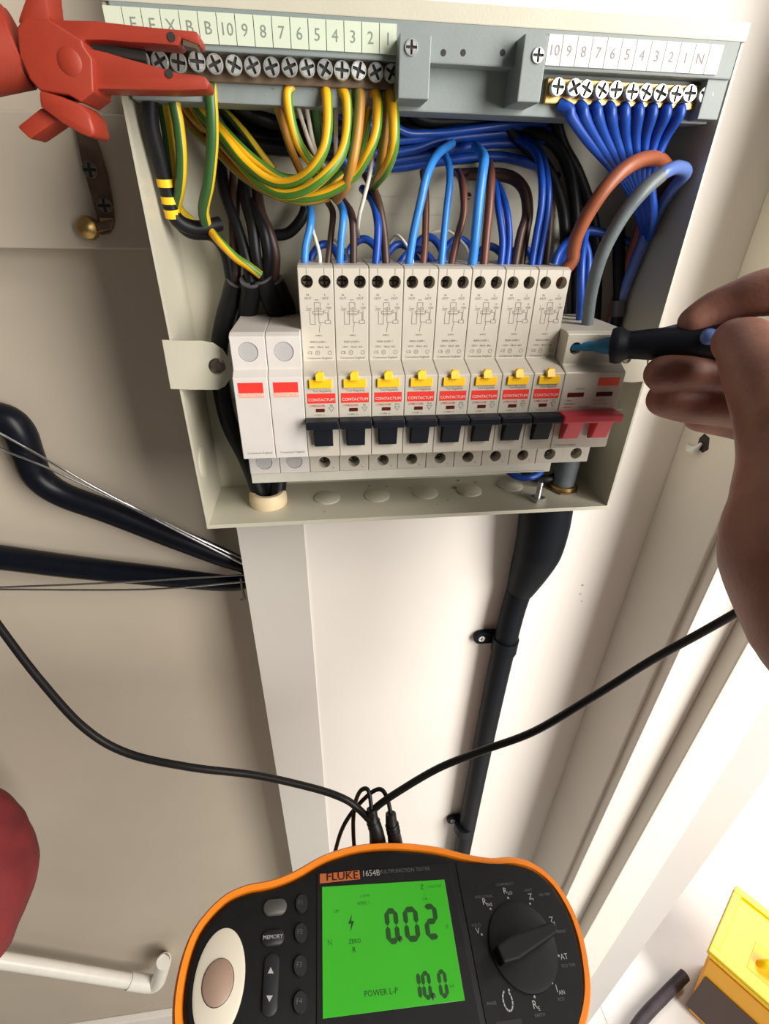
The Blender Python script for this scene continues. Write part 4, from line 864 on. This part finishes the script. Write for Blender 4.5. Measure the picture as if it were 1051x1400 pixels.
lead('thin_test_lead', 'thin black lead looping over from the left plug down behind the tester', [(508, 1112, D0+.006), (506, 1092, .326), (502, 1079, .328), (493, 1081, .33), (486, 1096, .334), (483, 1118, .336), (483, 1140, .338), (485, 1170, .34)], .0014, 10)
lead('thin_test_lead', 'thin black lead looping over from the right plug, outermost at the left', [(535, 1118, D0+.006), (530, 1094, .328), (522, 1080, .33), (510, 1082, .332), (492, 1098, .336), (476, 1118, .338), (465, 1140, .34), (456, 1172, .345)], .0014, 10)

# ------------------------------------------------------------------ test probe and the hand that holds it
p0 = Vector((XROW+10*MW+.0062, YBS+.004, 1.3372)); p1 = ad(985, 468, .243)
ax = (p1-p0); LN = ax.length; ax.normalize()
pb = empty('test_probe', p0, 'black and blue test probe pushed into the main switch terminal', 'probe')
fr = LN/1.
MB().lathe(p0, ax, [(.0022, 0), (.0022, .003), (.0026, .008), (.0026, .011), (.0036, .014), (.0044, .0185), (.0046, .0215)], 24).build('blue_tip', 'probe_blue', pb, smooth=True)
MB().lathe(p0+ax*.0195, ax, [(.0050, 0), (.0088, .0008), (.0096, .003), (.0093, .0055), (.0074, .008), (.0070, .010)], 28).build('finger_guard', 'probe_dark', pb, smooth=True)
MB().lathe(p0+ax*.028, ax, [(.0070, 0), (.0074, .006), (.0082, .016), (.0089, .026), (.0086, .036), (.0088, .046), (.0082, .060), (.006, .075)], 28).build('grip', 'probe_dark', pb, smooth=True)
s = MB(); side = (UP-ax*UP.dot(ax)).normalized()
s.tube([p0+ax*.044+side*.0066, p0+ax*.056+side*.0074, p0+ax*.068+side*.0070], [.0014, .0028, .0024], n=12, flat=1.4); s.build('blue_sheen', 'probe_blue', pb, smooth=True)  # blue sheen along the top of the grip, built as geometry
tw = (-FW-ax*(-FW).dot(ax)).normalized()
s = MB(); s.ball(p0+ax*.064+tw*.0068, .0042, 3); s.build('button', 'core_blue', pb, smooth=True)

def limb(m, pts, n=36, seg=8):
    """tapered, rounded limb; pts = (px, py, depth, radius in px)"""
    q = [ad(a, b_, c_) for a, b_, c_, r_ in pts]; r = [pxm(r_, c_) for a, b_, c_, r_ in pts]
    m.tube(q, r, n=n, seg=seg); m.ball(q[0], r[0]*.985, 3); m.ball(q[-1], r[-1]*.985, 3)
hd = MB()
limb(hd, [(948, 440, .246, 21), (975, 424, .243, 25), (1005, 412, .238, 27), (1045, 400, .230, 31), (1100, 400, .222, 36), (1170, 450, .214, 44)])              # index finger
limb(hd, [(905, 511, .252, 24.5), (940, 510, .252, 26), (985, 512, .252, 27), (1030, 515, .25, 30), (1085, 520, .245, 34), (1160, 540, .228, 42)])               # middle finger
limb(hd, [(908, 546, .260, 24), (940, 551, .260, 27), (985, 553, .26, 29), (1030, 558, .257, 31), (1090, 575, .25, 34), (1160, 600, .232, 42)])               # ring finger
limb(hd, [(955, 570, .275, 20), (985, 574, .274, 22), (1030, 582, .27, 25), (1090, 605, .262, 30), (1160, 640, .24, 38)])                                       # little finger
limb(hd, [(1006, 466, .222, 31), (1020, 474, .216, 38), (1040, 505, .208, 47), (1066, 560, .20, 56), (1088, 620, .195, 70), (1096, 680, .19, 84), (1102, 755, .185, 104), (1150, 860, .18, 108)])   # thumb into the heel of the hand
limb(hd, [(1160, 480, .215, 60), (1165, 560, .21, 80), (1170, 650, .205, 95), (1165, 740, .195, 105), (1172, 850, .185, 110), (1220, 980, .175, 118)])              # palm and wrist
limb(hd, [(1170, 860, .182, 112), (1230, 1000, .17, 118)])
w0 = ad(1200, 940, .176)
hd.tube([w0, w0+Vector((.05, -.09, -.05)), w0+Vector((.16, -.28, -.12)), w0+Vector((.30, -.52, -.17))], [.029, .031, .039, .043], n=40, seg=8)
me = bpy.data.meshes.new('h'); hd.bm.to_mesh(me); hd.bm.free(); ho = bpy.data.objects.new('h', me); COL.objects.link(ho)
rm = ho.modifiers.new('r', 'REMESH'); rm.mode = 'VOXEL'; rm.voxel_size = .0011
sm = ho.modifiers.new('s', 'SMOOTH'); sm.factor = .6; sm.iterations = 12
bpy.context.view_layer.update(); hmesh = evalmesh(ho); bpy.data.objects.remove(ho)
hmesh.materials.clear(); hmesh.materials.append(MATS['skin'])
for p in hmesh.polygons: p.use_smooth = True
pe = bpy.data.objects.new('person', hmesh); COL.objects.link(pe); tag(pe, 'bare hand and wrist reaching in to hold the test probe', 'person')

# ------------------------------------------------------------------ floor level things
RC = at(-72, 1208, -.02); dR = (RC-CAM).dot(FW)
rb = bmesh.new(); bmesh.ops.create_icosphere(rb, subdivisions=5, radius=1)
for v in rb.verts:
    n_ = noise.noise(v.co*1.6)*.09+noise.noise(v.co*4)*.03
    c_ = v.co*(1+n_); v.co = RC+RT*c_.x*pxm(112, dR)+UP*c_.y*pxm(128, dR)+FW*c_.z*pxm(90, dR)
fb = empty('fabric_bulge', RC-Vector((0, 0, .15)), 'dark red rounded fabric bag at the lower left edge of the photo', 'bulge')  # red fabric, unidentified; the hanging form and strap are made up
m = MB(); m.merge(rb); m.build('body', 'red_fabric', fb, smooth=True, ang=80)
tp = RC+UP*pxm(118, dR)
MB().tube([tp, tp+Vector((-.02, .03, .10)), Vector((RC.x-.12, YL-.01, RC.z+.45)), Vector((RC.x-.12, YL-.004, RC.z+.6))], .006, n=10, flat=2.2).build('strap', 'red_fabric', fb, smooth=True)
yp = YL-.032
pp = empty('waste_pipe', at(200, 1340, yp), 'white plastic pipe with an elbow low on the left wall', 'pipe')
pr_ = .0105
MB().tube([at(-120, 1294, yp), at(60, 1322, yp), at(182, 1342, yp)], pr_, n=20).build('straight_run', 'pipe_white', pp, smooth=True)
MB().tube([at(176, 1341, yp), at(204, 1345, yp), at(214, 1343, yp), at(219, 1333, yp), at(224, 1314, yp)], [.0125, .0125, .0122, .0115, .0115], n=20).build('elbow', 'pipe_white', pp, smooth=True)
MB().tube([at(222, 1320, yp), at(224, 1314, yp), at(225, 1310, yp+.03)], .0098, n=16, smooth=False).build('wall_stub', 'pipe_white', pp, smooth=True)

hz = .25
A, B, D = atz(1008, 1213, hz), atz(968, 1300, hz), atz(1051, 1373, hz)
dn = (D-B); dn.z = 0; dn.normalize(); lf = (A-B); lf.z = 0; LL = lf.length; lf.normalize(); lf = lf-dn*lf.dot(dn); lf.normalize()
WW = .34
yc = empty('yellow_case', B-Vector((0, 0, hz)), 'bright yellow plastic carry case with a recessed lid on the floor at lower right', 'case')
def cq(a, b_, z): v = B+dn*a+lf*b_; return Vector((v.x, v.y, z))
fl = .10
def frust(name, a0, a1, b0, b1, z0, z1, g, m, bev=.004, parent=yc):
    t = bmesh.new(); vb = [t.verts.new(cq(*p)) for p in ((a0+g, b0+g*.2, z0), (a1-g, b0+g*.2, z0), (a1-g, b1-g, z0), (a0+g, b1-g, z0))]; vt = [t.verts.new(cq(*p)) for p in ((a0, b0, z1), (a1, b0, z1), (a1, b1, z1), (a0, b1, z1))]
    t.faces.new(vb[::-1]); t.faces.new(vt)
    for i in range(4): t.faces.new((vb[i], vb[(i+1) % 4], vt[(i+1) % 4], vt[i]))
    bmesh.ops.recalc_face_normals(t, faces=t.faces[:]); bmesh.ops.bevel(t, geom=t.edges[:], offset=bev, segments=2, affect='EDGES'); mb = MB(); mb.merge(t); return mb.build(name, m, parent, smooth=True, ang=40)
frust('lower_shell', .004, WW, .002, LL, .014, hz-.02, .03, 'case_orange')
frust('lid', 0, WW, 0, LL, hz-.018, hz-.002, 0, 'case_yellow')
rim = MB()
for a0, a1, b0_, b1_ in ((0, WW, 0, .014), (0, WW, LL-.014, LL), (0, .014, .014, LL-.014), (WW-.014, WW, .014, LL-.014)):
    vs = [cq(a0, b0_, hz-.003), cq(a1, b0_, hz-.003), cq(a1, b1_, hz-.003), cq(a0, b1_, hz-.003)]; rim.prism(vs, (0, 0, .006), bev=.0012)
rim.build('lid_rim', 'case_yellow', yc)
hdl = MB(); hdl.tube([cq(.07, .05, hz-.003), cq(.075, .05, hz+.012), cq(.09, .055, hz+.016), cq(.16, .055, hz+.016), cq(.175, .05, hz+.012), cq(.18, .05, hz-.003)], .007, n=12); hdl.build('handle', 'case_yellow', yc, smooth=True)
rc = MB(); rc.prism([cq(.055, .028, hz-.0022), cq(.20, .028, hz-.0022), cq(.20, .085, hz-.0022), cq(.055, .085, hz-.0022)], (0, 0, .0012)); rc.build('handle_recess', 'case_orange', yc)
q0 = B+dn*.03-Vector((0, 0, .10)); 
dk_ = MB(); 
def sidept(a, dz): 
    k = dz/(hz-.021); v = cq(a, .002+.006*k-.0006, hz-.02-dz); return v
dk_.prism([sidept(.020, .06), sidept(.16, .06), sidept(.16, .20), sidept(.028, .20)], (lf*-.002), bev=.0006); dk_.build('side_opening', 'case_dark', yc)
st = [(858, 1440, 1.15), (880, 1398, 1.16), (915, 1360, 1.18), (942, 1333, 1.2)]
c = [atz(a-6, b_, .026) for a, b_, _ in st]
tag(MB().tube(c, .011, n=12).build('cable_roll', 'strap_dark', None, smooth=True), 'dark thick cable lying on the floor left of the yellow case', 'cable')
# crumpled dust sheet
ds = bmesh.new(); G = 46
vv = {}
for i in range(G):
    for j in range(G):
        x_ = .40+1.3*i/(G-1); y_ = -.10+1.5*j/(G-1); q = Vector((x_*5, y_*5, .3)); hgt = .002+.006*abs(noise.noise(q))+.004*abs(noise.noise(q*2.7))
        if i in (0, G-1) or j in (0, G-1): hgt = .001
        vv[i, j] = ds.verts.new((x_+.02*noise.noise(q*1.3), y_+.03*noise.noise(q*1.7+Vector((3, 1, 0))), hgt))
for i in range(G-1):
    for j in range(G-1): ds.faces.new((vv[i, j], vv[i+1, j], vv[i+1, j+1], vv[i, j+1]))
m = MB(); m.merge(ds); tag(m.build('dust_sheet', 'dust_sheet', None, smooth=True, ang=80), 'white crumpled sheet spread on the floor round the yellow case', 'sheet')
